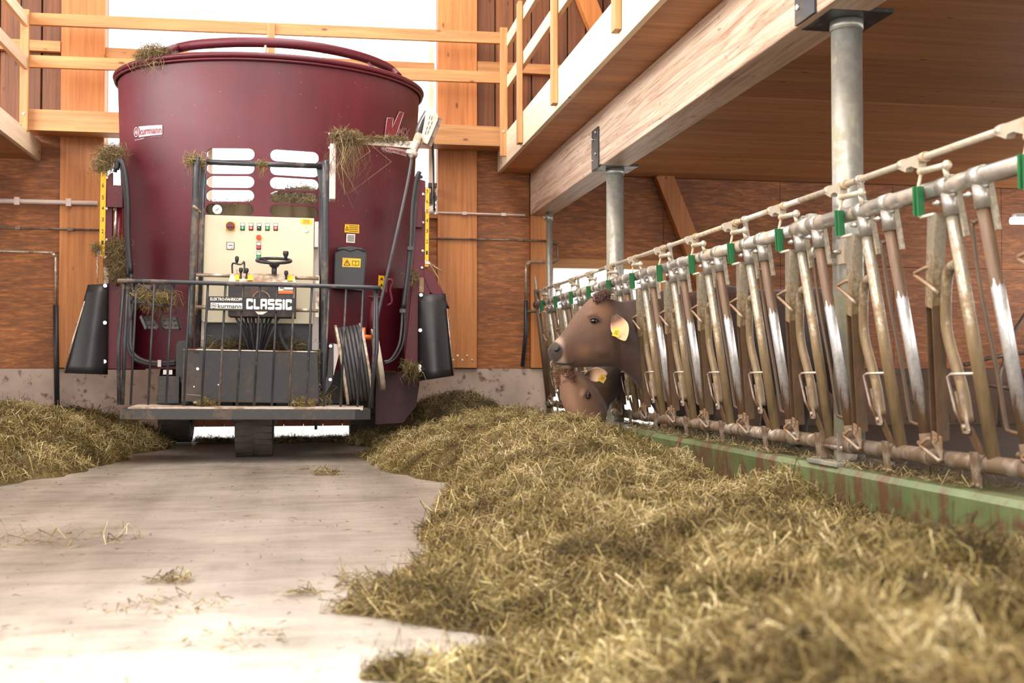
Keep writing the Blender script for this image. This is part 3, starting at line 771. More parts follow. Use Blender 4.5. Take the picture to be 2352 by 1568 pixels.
def push(px, py, mat, shape='btn'):
    p = cab(px, py)
    hz = MB().box(p.x-0.018, p.x+0.018, CY0-0.006, CY0, p.z-0.03, p.z+0.032)
    h = mk('switch_frame', hz, 'ink', cabn, 0.002)
    mk('switch_tag', MB().box(p.x-0.015, p.x+0.015, CY0-0.008, CY0-0.005, p.z+0.008, p.z+0.028), 'white', cabn)
    b_ = mk('push_button', MB().cyl((p.x, CY0, p.z-0.009), (p.x, CY0-0.016, p.z-0.009), 0.015, 14), mat, cabn)
    return p
for px, mt in ((552.5, 'btn_green'), (572, 'btn_red'), (590.5, 'ink'), (609.5, 'btn_green'), (628.5, 'btn_red')):
    p = push(px, 521, mt)
    q = MB(); pz = p.z-0.009; yy = CY0-0.0165
    if mt == 'btn_green': q.box(p.x-0.0018, p.x+0.0018, yy-0.001, yy, pz-0.008, pz+0.008)
    elif mt == 'btn_red': q.tube([(p.x+0.007*math.cos(t), yy, pz+0.007*math.sin(t)) for t in (2*math.pi*i/12 for i in range(12))], 0.0018, 4, closed=True)
    else: q.beam((p.x-0.008, yy, pz+0.008), (p.x+0.004, yy, pz-0.004), 0.003, 0.003)
    mk('button_mark', q, 'white', cabn)
push(590, 565, 'btn_red'); push(590, 587, 'btn_green')
p = cab(525, 520)
mk('main_switch_plate', MB().box(p.x-0.037, p.x+0.037, CY0-0.006, CY0, p.z-0.037, p.z+0.037), 'yellow', cabn, 0.003)
mk('main_switch', MB().cyl((p.x, CY0, p.z), (p.x, CY0-0.03, p.z), 0.034, 20).box(p.x-0.033, p.x+0.033, CY0-0.05, CY0-0.028, p.z-0.01, p.z+0.01), 'darkred', cabn)
p = cab(590, 545.5)
mk('emergency_ring', MB().cyl((p.x, CY0, p.z), (p.x, CY0-0.008, p.z), 0.025, 20), 'yellow', cabn)
mk('emergency_stop', MB().cyl((p.x, CY0, p.z), (p.x, CY0-0.03, p.z), 0.012, 14).cyl((p.x, CY0-0.025, p.z), (p.x, CY0-0.04, p.z), 0.02, 18, 0.017), 'btn_red', cabn)
p = cab(525, 565)
mk('meter_frame', MB().box(p.x-0.031, p.x+0.031, CY0-0.008, CY0, p.z-0.031, p.z+0.031), 'steel', cabn, 0.003)
mk('meter_face', MB().box(p.x-0.026, p.x+0.026, CY0-0.0095, CY0-0.007, p.z-0.026, p.z+0.026), 'pale', cabn)
mk('meter_scale', MB().box(p.x-0.014, p.x+0.018, CY0-0.0105, CY0-0.009, p.z+0.0, p.z+0.006).box(p.x+0.004, p.x+0.022, CY0-0.0105, CY0-0.009, p.z-0.02, p.z-0.017), 'ink', cabn)
p, q_ = cab(686, 502), cab(712, 514)
mk('notice', MB().box(p.x, q_.x, CY0-0.003, CY0, q_.z, p.z), 'yellow', cabn)
q = MB()
for i in range(3): q.box(p.x+0.02, q_.x-0.02, CY0-0.004, CY0-0.002, p.z-0.011-0.011*i, p.z-0.008-0.011*i)
mk('notice_lines', q, 'ink', cabn)
p = cab(699, 528)
mk('cabinet_lock', MB().cyl((p.x, CY0, p.z), (p.x, CY0-0.014, p.z), 0.016, 14), 'chrome', cabn)
mk('lock_triangle', MB().prism([(p.x-0.012, CY0, p.z+0.018), (p.x+0.012, CY0, p.z+0.018), (p.x, CY0, p.z+0.04)], (0, -0.002, 0)), 'yellow', cabn)
p = cab(493, 480)
pg = wp('pressure_gauge', MB().cyl((p.x, CY0+0.1, p.z), (p.x, CY0+0.03, p.z), 0.037, 20), 'chrome')
mk('dial', MB().cyl((p.x, CY0+0.03, p.z), (p.x, CY0+0.027, p.z), 0.032, 20), 'white', pg)
mk('needle', MB().beam((p.x-0.012, CY0+0.025, p.z-0.012), (p.x+0.012, CY0+0.025, p.z+0.006), 0.004, 0.003), 'ink', pg)
mk('gauge_pipe', MB().cyl((p.x, CY0+0.1, p.z), (p.x, CY0+0.1, ca.z-0.02), 0.01, 8), 'steel', pg)
# --- dark tube frame around the operator
def tube_part(name, pts, r, mat='steel', par=None, n=14): return wp(name, MB().tube(pts, r, n), mat, par)
Y1, Y2 = 9.15, 9.4
for (xt, yt, xb, yb) in ((446, 372, 433, 800), (742, 382, 743, 905)):
    s = 1 if xt < 600 else -1
    tube_part('frame_post', bez([P(xt+s*12, yt-4, Y=Y2), P(xt+s*3, yt-2, Y=Y1+0.1), P(xt, yt+14, Y=Y1), P((xt+xb)/2, (yt+yb)/2, Y=Y1), P(xb, yb, Y=Y1)], 6), 0.028)
for (a, b, c_, d) in ((462, 400, 452, 800), (733, 400, 736, 800)):
    tube_part('frame_post', [P(a, b, Y=Y2), P(c_, d, Y=Y2)], 0.022)
tube_part('frame_top_bar', [P(446, 372, Y=Y1+0.1), P(600, 377, Y=Y1+0.1), P(740, 380, Y=Y1+0.1)], 0.021)
wp('gusset', MB().prism([P(a, b, Y=Y1+0.12) for a, b in ((452, 380), (466, 384), (462, 430), (452, 520))], (0, 0.012, 0)), 'steel')
wp('gusset', MB().prism([P(a, b, Y=Y1+0.12) for a, b in ((721, 385), (742, 386), (741, 520), (735, 470))], (0, 0.012, 0)), 'steel')
tube_part('grab_handle', bez([P(438, 474, Y=9.1), P(446, 480, Y=9.12), P(454, 488, Y=9.3)], 4), 0.012, 'rod')
for py in (632, 706):
    tube_part('console_rail', [P(446, py, Y=9.32), P(535, py+2, Y=9.3)], 0.015, 'rod')
    tube_part('console_rail', [P(672, py+5, Y=9.3), P(728, py+6, Y=9.32)], 0.015, 'rod')
tube_part('slide_post', [P(448, 632, Y=9.36), P(446, 724, Y=9.36)], 0.017, 'rod')
wp('slide_post', MB().box(P(722, 632, Y=9.34).x, P(730, 632, Y=9.34).x, 9.33, 9.36, P(722, 727, Y=9.34).z, P(722, 632, Y=9.34).z), 'rod')
# --- console with steering wheel and levers
YC = 9.02
p, q_ = P(521, 648, Y=YC), P(676, 728, Y=YC)
con = wp('console', MB().box(p.x, q_.x, YC, YC+0.26, q_.z, p.z), 'steel_box', None, 0.004)
tp = [P(526, 628, Y=YC+0.12), P(672, 629, Y=YC+0.12), P(676, 648, Y=YC-0.004), P(521, 647, Y=YC-0.004)]
mk('console_top', MB().prism(tp, (0, 0.02, -0.01)).prism([tp[0], tp[1], tp[1]+Vector((0, 0.16, 0)), tp[0]+Vector((0, 0.16, 0))], (0, 0, -0.012)), 'ply', con)
for a, b in ((537, 546), (565, 577), (657, 669)):
    pts = [P(a, 632, Y=YC+0.09), P(b, 632, Y=YC+0.09), P(b, 645, Y=YC+0.005), P(a, 645, Y=YC+0.005)]
    mk('lever_sticker', MB().prism([v+Vector((0, -0.006, 0.004)) for v in pts], (0, 0.004, 0)), 'yellow', con)
def lever(px, py_b, py_k, ht, yy):
    b = P(px, py_b, Y=yy); k = P(px+0.5, py_k, Y=yy)
    lv = wp('lever', MB().cyl(b, k, 0.006, 8), 'ink')
    mk('boot', MB().cyl(b, b+(k-b)*0.55, 0.016, 10, 0.009), 'rubber', lv)
    rs = [(0, .006), (.2, .011), (.5, .0165), (.8, .016), (.95, .010), (1, .003)]
    mk('lever_knob', MB().tube([k+Vector((0, 0, -0.01+ht*t)) for t, r in rs], [r for t, r in rs], 12), 'black', lv)
lever(549, 646, 626, 0.05, YC+0.05); lever(562, 646, 627, 0.05, YC+0.05); lever(653, 646, 632, 0.05, YC+0.05)
b = P(540, 630, Y=YC+0.2); k = P(540, 604, Y=YC+0.2)
lv = wp('gear_lever', MB().cyl(b, k, 0.004, 8), 'chrome')
rs = [(0, .006), (.2, .011), (.5, .0155), (.8, .016), (.95, .010), (1, .003)]
mk('lever_knob', MB().tube([k+Vector((0, 0, -0.005+0.06*t)) for t, r in rs], [r for t, r in rs], 12), 'black', lv)
gp = [P(530, 630, Y=YC+0.18), P(530, 606, Y=YC+0.18), P(543, 607, Y=YC+0.1), P(551, 607, Y=YC+0.16), P(557, 602, Y=YC+0.22), P(557, 628, Y=YC+0.22)]
tube_part('lever_guard', bez(gp, 4), 0.007, 'steel')
sc = P(625, 598, Y=YC+0.08)
sw = wp('steering_wheel', MB().tube([sc+Vector((0.132*math.cos(t), 0.128*math.sin(t), 0.03*math.sin(t))) for t in (2*math.pi*i/36 for i in range(36))], 0.0125, 10, closed=True), 'black')
hb = P(626, 612, Y=YC+0.08)
q = MB().cyl(hb+Vector((0, 0, -0.005)), hb+Vector((0, 0, 0.02)), 0.03, 16, 0.045)
for t in (0.3, 2.4, 4.4): q.beam(hb+Vector((0, 0, 0.012)), sc+Vector((0.128*math.cos(t), 0.124*math.sin(t), 0.03*math.sin(t))), 0.03, 0.012)
mk('spokes', q, 'black', sw)
mk('column', MB().cyl(hb, P(626, 630, Y=YC+0.08), 0.021, 14), 'steel', sw)
kp = sc+Vector((0.09, 0.05, 0.01))
mk('spinner_knob', MB().tube([kp+Vector((0, 0, t)) for t in (0, .02, .045, .06, .07)], [.011, .012, .022, .024, .02], 14), 'black', sw)
mk('spinner_cap', MB().cyl(kp+Vector((0, 0, .069)), kp+Vector((0, 0, .073)), .019, 14), 'btn_red', sw)
# orange label, hoop and hoses under the console
p, q_ = P(636, 657, Y=YC-0.003), P(673, 674, Y=YC-0.003)
lb_ = mk('service_label', MB().box(p.x, q_.x, YC-0.004, YC, q_.z, p.z), 'white', con)
mk('label_band', MB().box(p.x, q_.x, YC-0.006, YC-0.003, q_.z, q_.z+0.022), 'orange', con)
mk('label_lines', MB().box(p.x+0.035, q_.x-0.01, YC-0.006, YC-0.003, p.z-0.03, p.z-0.024).box(p.x+0.01, p.x+0.045, YC-0.006, YC-0.003, p.z-0.016, p.z-0.008), 'ink', con)
mk('cable_hoop', MB().tube(arc(P(597, 688, Y=YC-0.02), 0.066, 0, math.pi, 12), 0.005, 6), 'rod', con)
for i, (a, b) in enumerate(((536, 575), (547, 580), (560, 572), (569, 582), (578, 586), (590, 590), (600, 592), (612, 594), (622, 598), (640, 602))):
    m1 = P((a*0.6+b*0.4), 755, Y=YC+0.12); tube_part('hydraulic_hose', bez([P(a, 724, Y=YC+0.14), m1, P(b, 812, Y=YC+0.22)], 5), 0.0105, 'hose' if i % 3 else 'cable', n=8)
tube_part('power_cable', bez([P(640, 750, Y=9.4), P(642, 770, Y=9.4), P(650, 790, Y=9.4), P(664, 808, Y=9.38)], 5), 0.02, 'cable', n=10)
p, q_ = P(458, 742, Y=9.56), P(737, 812, Y=9.56)
wp('dark_backing', MB().box(p.x, q_.x, 9.56, 9.66, q_.z-0.2, p.z), 'black')  # dark backing added behind the hoses to cover the red shell
# --- front platform
pa, pb = P(272, 934, Y=8.7), P(851, 963, Y=8.7)
x0, x1, z0, z1 = pa.x, pb.x, 0.325, 0.418
dk = wp('platform_deck', MB().prism([(x0+0.06, 8.72, z1-0.02), (x1-0.06, 8.72, z1-0.02), (x1-0.02, 9.5, z1-0.02), (x0+0.02, 9.5, z1-0.02)], (0, 0, 0.018)), 'ply', None, 0.002)
wp('front_beam', MB().prism([(x0, 8.74, z0), (x0+0.1, 8.7, z0), (x1-0.12, 8.7, z0), (x1, 8.76, z0), (x1, 8.8, z0), (x0, 8.8, z0)], (0, 0, z1-z0-0.012)), 'deck', None, 0.004)
for xs in (x0, x1-0.05): wp('side_beam', MB().box(xs, xs+0.05, 8.8, 9.6, z0, z1-0.012), 'deck', None, 0.004)
YR = 8.76
top = bez([P(282, 668, Y=YR+0.25), P(285, 650, Y=YR+0.06), P(292, 647.5, Y=YR), P(570, 652.5, Y=YR), P(845, 657.5, Y=YR), P(860, 661, Y=YR+0.04), P(862, 672, Y=YR+0.07)], 6)
rail = tube_part('guard_rail', top, 0.0165)
for pts in (((289, 650), (284, 790), (280, 932)), ((280, 655), (270, 800), (272, 932)), ((858, 662), (857, 800), (852, 935)), ((862, 672), (864, 800), (848, 935))):
    mk('rail_post', MB().tube([P(a, b, Y=YR+0.02) for a, b in pts], 0.014, 10), 'steel', rail)
for a, b in ((309.5, 299), (350.5, 339), (392, 380), (432, 421), (474, 461.5), (514.6, 502), (554.5, 543), (594, 582.5), (633, 623), (672.5, 663), (713, 702), (752.5, 742), (792, 781), (831, 820)):
    mk('rail_bar', MB().cyl(P(a, 654, Y=YR), P(b, 932, Y=YR), 0.0088, 8), 'steel', rail)
# --- name board
p, q_ = P(473, 681, Y=8.74), P(674, 715, Y=8.74)
nb = wp('name_board', MB().box(p.x, q_.x, 8.735, 8.745, q_.z, p.z), 'ink', None, 0.002)
def bf(y): return lambda x, z: Vector((x, y, z))
def px_rect(a, b, c, d, y): u, v = P(a, b, Y=y), P(c, d, Y=y); return u.x, v.x, v.z, u.z
r = px_rect(479.5, 683.5, 553, 691.5, 8.733); mk('lettering', text_box('ELEKTRO-FAHRKOPF', bf(8.733), *r, 0.02), 'white', nb)
r = px_rect(480.5, 695.5, 553, 709.5, 8.734); mk('logo_panel', MB().box(r[0], r[1], 8.733, 8.736, r[2], r[3]), 'white', nb)
mk('lettering', text_box('kurmann', bf(8.7315), *px_rect(497, 698, 551, 708.5, 8.732), 0.018), 'ink', nb)
lr = px_rect(481, 696, 494.5, 709.2, 8.732)
logo(((lr[0]+lr[1])/2, (lr[2]+lr[3])/2), (lr[3]-lr[2])*0.47, bf(8.7315), 'ink', nb)
# block capitals CLASSIC, built of bars with clipped corners
glyph = {'C': [(0, 0, .3, 1), (0, 0, 1, .26), (0, .74, 1, 1), (.7, .0, 1, .36), (.7, .64, 1, 1)], 'L': [(0, 0, .3, 1), (0, 0, 1, .26)],
         'A': [(0, 0, .3, 1), (.7, 0, 1, 1), (0, .74, 1, 1), (0, .3, 1, .52)], 'S': [(0, .74, 1, 1), (0, .4, .3, 1), (0, .4, 1, .62), (.7, 0, 1, .62), (0, 0, 1, .26)],
         'I': [(0, 0, 1, 1)]}
x0_, x1_, za, zb = px_rect(562.5, 685.5, 667, 711, 8.733)
ws = [('C', 1), ('L', .9), ('A', 1), ('S', 1), ('S', 1), ('I', .34), ('C', .95)]
tot = sum(w for _, w in ws)+0.12*(len(ws)-1); cx = x0_
for ch, w in ws:
    wpx = w/tot*(x1_-x0_); q = MB()
    for i, (a, b, c_, d) in enumerate(glyph[ch]):
        ax, bx, az, bz = cx+a*wpx, cx+c_*wpx, za+b*(zb-za), za+d*(zb-za); k = 0.006
        yy = 8.7325-0.0002*i
        q.prism([(ax+k, yy, az), (bx-k, yy, az), (bx, yy, az+k), (bx, yy, bz-k), (bx-k, yy, bz), (ax+k, yy, bz), (ax, yy, bz-k), (ax, yy, az+k)], (0, 0.003, 0))
    mk('letter', q, 'white', nb); cx += wpx+0.12/tot*(x1_-x0_)
mk('bracket', MB().prism([P(a, b, Y=8.75) for a, b in ((583, 715), (612, 715), (600, 722), (590, 722))], (0, 0.02, 0)), 'rod', nb)
# --- motor cover and plates behind the rail
YM = 9.08
p, q_ = P(418, 805, Y=YM), P(727, 925, Y=YM)
mc = wp('motor_cover', MB().prism([P(418, 804, Y=YM), P(728, 807, Y=YM), P(733, 926, Y=YM), P(415, 924, Y=YM)], (0, 0.34, 0)), 'steel_box', None, 0.006)
q = MB()
for a, b in ((452, 848), (444, 889), (500, 884)): q.cyl(P(a, b, Y=YM), P(a, b, Y=YM-0.006), 0.011 if b == 848 else 0.005, 10)
mk('cover_bolts', q, 'chrome', mc)
mk('vent_slot', MB().box(P(442, 808, Y=YM).x, P(456, 808, Y=YM).x, YM-0.003, YM+0.01, P(442, 812, Y=YM).z, P(442, 808, Y=YM).z), 'ink', mc)
mk('top_edge', MB().beam(P(418, 803.5, Y=YM), P(728, 806.5, Y=YM), 0.012, 0.008), 'rod', mc)
for a in (444, 669): 
    u = P(a, 913, Y=YM-0.08); mk('foot_pad', MB().box(u.x, u.x+0.11, YM-0.1, YM, 0.44, 0.452), 'ply', mc)
wp('cover_flange', MB().box(P(733, 0, Y=YM+0.1).x, P(741, 0, Y=YM+0.1).x, YM+0.1, YM+0.3, P(0, 905, Y=YM).z, P(0, 806, Y=YM).z), 'steel_box')
wp('side_plate', MB().prism([P(a, b, Y=9.3) for a, b in ((402, 792), (407, 784), (432, 783), (432, 930), (416, 930), (414, 880), (402, 862))], (0, 0.015, 0)), 'steel_box', None, 0.002)
wp('step_box', MB().box(P(368, 0, Y=9.25).x, P(417, 0, Y=9.25).x, 9.25, 9.5, P(0, 930, Y=9.25).z, P(0, 866, Y=9.25).z), 'steel_box', None, 0.004)
wp('stripe_plate', MB().box(P(379, 0, Y=9.25).x, P(400, 0, Y=9.25).x, 9.26, 9.27, P(0, 862, Y=9.25).z, P(0, 851, Y=9.25).z), 'pale')
br = wp('reel_bracket', MB().prism([P(a, b, Y=9.12) for a, b in ((755, 786), (764, 787), (762, 875), (745, 905), (743, 868), (750, 862))], (0, 0.02, 0)), 'steel_box')
wp('reel_bracket', MB().prism([P(a, b, Y=9.14) for a, b in ((764, 787), (776, 790), (779, 800), (764, 862))], (0, 0.01, 0)), 'pale')
q = MB()
for b in (793, 870): q.cyl(P(757, b, Y=9.12), P(757, b, Y=9.11), 0.013, 12)
mk('bolts', q, 'chrome', br)
# --- cable reel
ra, rb = P(806, 842, Y=9.2), P(852, 850, Y=9.2)
ax = (Vector((0.94, 0.0, 0.16))).normalized(); c0 = P(783, 838, Y=9.35); RR = 0.335
w_, v_, _d = basis(ax)
def disc(c, r, th, mat, name, par=None):
    return wp(name, MB().cyl(c-ax*th/2, c+ax*th/2, r, 40), mat, par) if par is None else mk(name, MB().cyl(c-ax*th/2, c+ax*th/2, r, 40), mat, par)
rl = disc(c0, RR, 0.02, 'ply', 'cable_reel')
mk('reel_flange', MB().cyl(c0+ax*0.2-ax*0.01, c0+ax*0.2+ax*0.01, RR*0.96, 40), 'ply', rl)
mk('reel_hub', MB().cyl(c0, c0+ax*0.2, 0.1, 24), 'steel', rl)
q = MB()
for i in range(6):
    for j, rr in enumerate((RR-0.035, RR-0.065)):
        cc = c0+ax*(0.024+0.0305*i+(0.012 if j else 0))
        if j and i == 5: continue
        q.tube([cc+(w_*math.cos(t)+v_*math.sin(t))*rr for t in (2*math.pi*k/40 for k in range(40))], 0.0155, 8, closed=True)
mk('cable_winding', q, 'cable', rl)
c1 = c0+ax*0.27+Vector((0, 0.02, 0))
wp('outer_disc', MB().cyl(c1+ax*0.01, c1+ax*0.05, 0.26, 40, 0.255), 'ply')
wp('slip_ring', MB().cyl(P(822, 770, Y=9.3), P(850, 773, Y=9.3), 0.02, 12).cyl(P(835, 770, Y=9.3), P(833, 750, Y=9.3), 0.012, 10), 'orange')
wp('reel_arm', MB().beam(P(806, 769, Y=9.32), P(838, 771, Y=9.32), 0.03, 0.014), 'steel')
# --- wheels
def tyre(cx, cy, r, w, label=None):
    n = 30; prof = [(-w/2+.02, r*.55), (-w/2, r*.7), (-w/2+.004, r*.9), (-w/2+.03, r*.985), (0, r), (w/2-.03, r*.985), (w/2-.004, r*.9), (w/2, r*.7), (w/2-.02, r*.55)]
    t = MB(); rings = []
    for i in range(n):
        a = 2*math.pi*i/n; rings.append([Vector((cx+x, cy+rr*math.cos(a), r+rr*math.sin(a))) for x, rr in prof])
    vs = [v for q in rings for v in q]; k = len(prof)
    t.add(vs, [(i*k+j, i*k+j+1, ((i+1) % n)*k+j+1, ((i+1) % n)*k+j) for i in range(n) for j in range(k-1)], True)
    o = wp('wheel', t, 'tyre')
    blk = MB()
    for i in range(n):
        for sd in (-1, 1):
            a = 2*math.pi*(i+(0.5 if sd > 0 else 0))/n; da = math.pi/n*0.8
            def q(x, aa, rr): return Vector((cx+x, cy+rr*math.cos(aa), r+rr*math.sin(aa)))
            xi, xo = sd*0.006, sd*(w/2-0.004); sk = 0.5*da
            vs = [q(x, aa+s, rr) for rr in (r*.96, r*1.012) for x, s in ((xi, 0), (xo, sk)) for aa in (a-da, a+da)]
            blk.add(vs, [(4, 5, 7, 6), (0, 4, 6, 2), (1, 3, 7, 5), (0, 1, 5, 4), (2, 6, 7, 3)])
    mk('tread', blk, 'tyre', o); tag(bpy.context.scene.objects[o.children[0].name] if False else o.children[0], kind='stuff')
    mk('rim_disc', MB().cyl((cx-w*0.35, cy, r), (cx+w*0.35, cy, r), r*0.56, 24), 'red', o)
    return o
tyre(-0.46, 9.42, 0.27, 0.295); tyre(-1.285, 11.3, 0.37, 0.28); tyre(0.49, 11.3, 0.37, 0.26)
wp('chassis', MB().box(-1.05, 0.25, 9.75, 11.7, 0.42, 0.7).box(-0.75, -0.1, 9.3, 9.8, 0.4, 0.62), 'steel_box')
wp('axle', MB().box(-1.2, 0.4, 11.2, 11.4, 0.3, 0.44), 'steel_box')
wp('wheel_fork', MB().box(-0.63, -0.615, 9.3, 9.55, 0.26, 0.45).box(-0.305, -0.29, 9.3, 9.55, 0.26, 0.45), 'steel_box')
wp('rear_panel', MB().box(-1.0, 0.3, 11.5, 11.56, 0.22, 0.5), 'red')
tube_part('drain_cock', [P(725, 966, Y=9.6), P(725, 985, Y=9.6)], 0.012, 'steel')
wp('side_skirt', MB().prism([P(a, b, Y=10.4) for a, b in ((862, 852), (962, 852), (962, 880), (955, 930), (925, 968), (862, 972))], (0, 0.03, 0)), 'shaded_red')
# --- side chutes with level scales and rubber flaps
def chute(side, guide, box, scale_rect, dig, flap, bolts_g, bolts_f, plate, yf):
    g = wp('chute_guide', MB().prism([P(a, b, Y=yf) for a, b in guide], (0, 0.05, 0)), 'red', None, 0.003)
    wp('chute_side', MB().box(*sorted((P(box[0], 0, Y=yf).x, P(box[1], 0, Y=yf).x)), yf+0.06, yf+1.0, 0.69, P(0, box[2], Y=yf).z), 'red')
    a, b = P(scale_rect[0], scale_rect[1], Y=yf-0.01), P(scale_rect[2], scale_rect[3], Y=yf-0.01)
    sc_ = wp('level_scale', MB().box(a.x, b.x, yf-0.012, yf-0.002, b.z, a.z), 'yellow', None, 0.001)
    for i, py in enumerate(dig):
        c = P((scale_rect[0]+scale_rect[2])/2, py, Y=yf-0.014); h = 0.017
        mk('numeral', text_box(str(7-i), bf(yf-0.0135), c.x-0.009, c.x+0.009, c.z-h, c.z+h, 0.01), 'ink', sc_)
    for bx_, by_ in bolts_g: mk('bolt', MB().ball(P(bx_, by_, Y=yf-0.004), (0.015, 0.008, 0.015), 10, 6), 'chrome', g)
    pa_, pb_ = P(plate[0], plate[1], Y=yf-0.01), P(plate[2], plate[3], Y=yf-0.01)
    mk('wear_plate', MB().box(pa_.x, pb_.x, yf-0.012, yf, pb_.z, pa_.z), 'ply', g)
    # rubber flap: a curved sheet, stiff along its bolted edge
    nx, nzz = 8, 10; tl, tr, brr, bl = flap; vs = []
    for j in range(nzz+1):
        v = j/nzz
        for i in range(nx+1):
            u = i/nx
            px = (tl[0]*(1-u)+tr[0]*u)*(1-v)+(bl[0]*(1-u)+brr[0]*u)*v; py = (tl[1]*(1-u)+tr[1]*u)*(1-v)+(bl[1]*(1-u)+brr[1]*u)*v
            bow = -0.16*math.sin(math.pi*(u if side < 0 else u))*(0.25+0.75*v)-0.025
            vs.append(P(px, py, Y=yf-0.012+bow*0.8))
    fm = MB(); fm.add(vs, [(j*(nx+1)+i, j*(nx+1)+i+1, (j+1)*(nx+1)+i+1, (j+1)*(nx+1)+i) for j in range(nzz) for i in range(nx)], True)
    fo = wp('rubber_flap', fm, 'rubber'); sm_ = fo.modifiers.new('thick', 'SOLIDIFY'); sm_.thickness = 0.012
    for bx_, by_ in bolts_f: mk('flap_bolt', MB().cyl(P(bx_, by_, Y=yf-0.05), P(bx_, by_, Y=yf-0.066), 0.016, 12), 'chrome', fo)
    return fo
fo = chute(-1, ((237, 410), (252, 398), (254, 640), (300, 660), (300, 850), (245, 850), (237, 640)), (246, 300, 640), (225.5, 398, 236.5, 592), (404, 429, 456, 481, 507, 534, 560, 584),
      ((198, 657), (246, 654), (246, 863), (145, 860)), ((240, 411), (240, 482), (240, 554), (238, 594)), ((238, 659), (238, 744), (238, 833)), (234, 616, 246, 655), 10.0)
e0, e1 = (191, 700), (145, 860)
mk('cut_edge', MB().tube([P(a, b, Y=9.96) for a, b in ((191, 695), (168, 775), (146, 859))], 0.008, 6), 'rod', fo)
wp('chute_bracket', MB().box(P(245, 0, Y=9.95).x, P(281, 0, Y=9.95).x, 9.94, 10.0, P(0, 473, Y=9.95).z, P(0, 421, Y=9.95).z), 'red', None, 0.003)
tube_part('cylinder_rod', [P(261, 474, Y=9.97), P(260, 550, Y=9.97)], 0.012, 'chrome')
tube_part('cylinder', [P(267, 474, Y=10.02), P(267, 660, Y=10.02)], 0.028, 'darkred')
tube_part('hydraulic_hose', bez([P(262, 392, Y=9.9), P(268, 370, Y=9.88), P(280, 390, Y=9.86), P(288, 450, Y=9.85), P(290, 540, Y=9.84), P(297, 630, Y=9.84)], 6), 0.02, 'hose')
tube_part('hydraulic_hose', bez([P(258, 398, Y=9.94), P(264, 375, Y=9.92), P(275, 395, Y=9.9), P(284, 470, Y=9.9), P(286, 560, Y=9.88), P(292, 640, Y=9.86)], 6), 0.016, 'hose')
tube_part('hydraulic_hose', bez([P(297, 630, Y=9.84), P(303, 700, Y=9.84), P(293, 760, Y=9.84), P(293, 800, Y=9.82), P(308, 828, Y=9.8), P(350, 840, Y=9.78), P(402, 838, Y=9.75)], 6), 0.016, 'hose')
tube_part('hydraulic_hose', bez([P(290, 640, Y=9.84), P(298, 740, Y=9.84), P(299, 800, Y=9.82), P(320, 826, Y=9.8), P(360, 834, Y=9.78), P(402, 831, Y=9.75)], 6), 0.014, 'cable')
wp('hose_clip', MB().box(P(367, 0, Y=9.74).x, P(375, 0, Y=9.74).x, 9.73, 9.8, P(0, 844, Y=9.74).z, P(0, 828, Y=9.74).z), 'pale')
wp('chain', MB().tube([P(219, 590+i*9, Y=9.98)+Vector((0.006*(i % 2), 0, 0)) for i in range(8)], [0.009, 0.005]*4, 6), 'rod')
wp('scale_pointer', MB().prism([P(a, b, Y=9.97) for a, b in ((218, 572), (226, 576), (228, 584), (218, 584))], (0, 0.02, 0)), 'pale')
fo = chute(1, ((948, 405), (972, 412), (972, 590), (985, 640), (982, 850), (925, 850), (945, 640)), (930, 972, 640), (972.5, 428, 980.5, 609), (437, 459, 482, 503, 527, 551, 577, 599),
      ((957, 674), (1020, 670), (1041, 859), (958, 872)), ((967, 443), (967, 508), (967, 573), (966, 612)), ((964, 674), (963, 755), (962, 838), (962, 846)), (960, 634, 970, 668), 10.0)
mk('cut_edge', MB().tube([P(a, b, Y=9.96) for a, b in ((1024, 705), (1032, 780), (1041, 858))], 0.006, 6), 'rod', fo)
wp('chute_hood', MB().prism([P(a, b, Y=9.99) for a, b in ((971, 610), (987, 622), (1014, 665), (1030, 704), (1018, 690), (985, 668), (970, 632))], (0, 0.25, 0)), 'red', None, 0.003)
wp('chute_bracket', MB().box(P(939, 0, Y=9.95).x, P(966, 0, Y=9.95).x, 9.94, 10.0, P(0, 498, Y=9.95).z, P(0, 447, Y=9.95).z), 'red', None, 0.003)
wp('spring', MB().tube([P(978+i*2.6, 598+i*1.7+(1.6 if i % 2 else -1.6), Y=9.98) for i in range(14)], 0.006, 6), 'rod')
wp('scale_pointer', MB().prism([P(a, b, Y=9.97) for a, b in ((972, 595), (984, 598), (984, 603), (973, 603))], (0, 0.02, 0)), 'pale')
tube_part('edge_wire', bez([P(984, 604, Y=9.98), P(1006, 640, Y=9.98), P(1030, 700, Y=9.98), P(1029, 735, Y=9.98)], 5), 0.004, 'rod', n=6)
tube_part('hydraulic_hose', bez([P(958, 392, Y=9.9), P(951, 410, Y=9.88), P(943, 470, Y=9.86), P(939, 560, Y=9.84), P(931, 640, Y=9.84), P(923, 705, Y=9.82)], 6), 0.02, 'hose')
tube_part('hydraulic_hose', bez([P(963, 402, Y=9.94), P(955, 412, Y=9.92), P(948, 480, Y=9.9), P(943, 570, Y=9.88), P(934, 650, Y=9.86), P(925, 705, Y=9.84)], 6), 0.016, 'cable')
for dx in (0, 8):
    tube_part('hydraulic_hose', bez([P(921+dx*0.5, 700, Y=9.82), P(920+dx, 745, Y=9.82), P(914+dx, 790, Y=9.8), P(896+dx, 822, Y=9.8), P(880, 828+dx*0.7, Y=9.8)], 6), 0.011, 'hose' if dx else 'cable')
for a, b in ((939, 549), (923, 702)): wp('hose_clip', MB().box(P(a-6, 0, Y=9.8).x, P(a+7, 0, Y=9.8).x, 9.79, 9.88, P(0, b+5, Y=9.8).z, P(0, b-4, Y=9.8).z), 'steel')
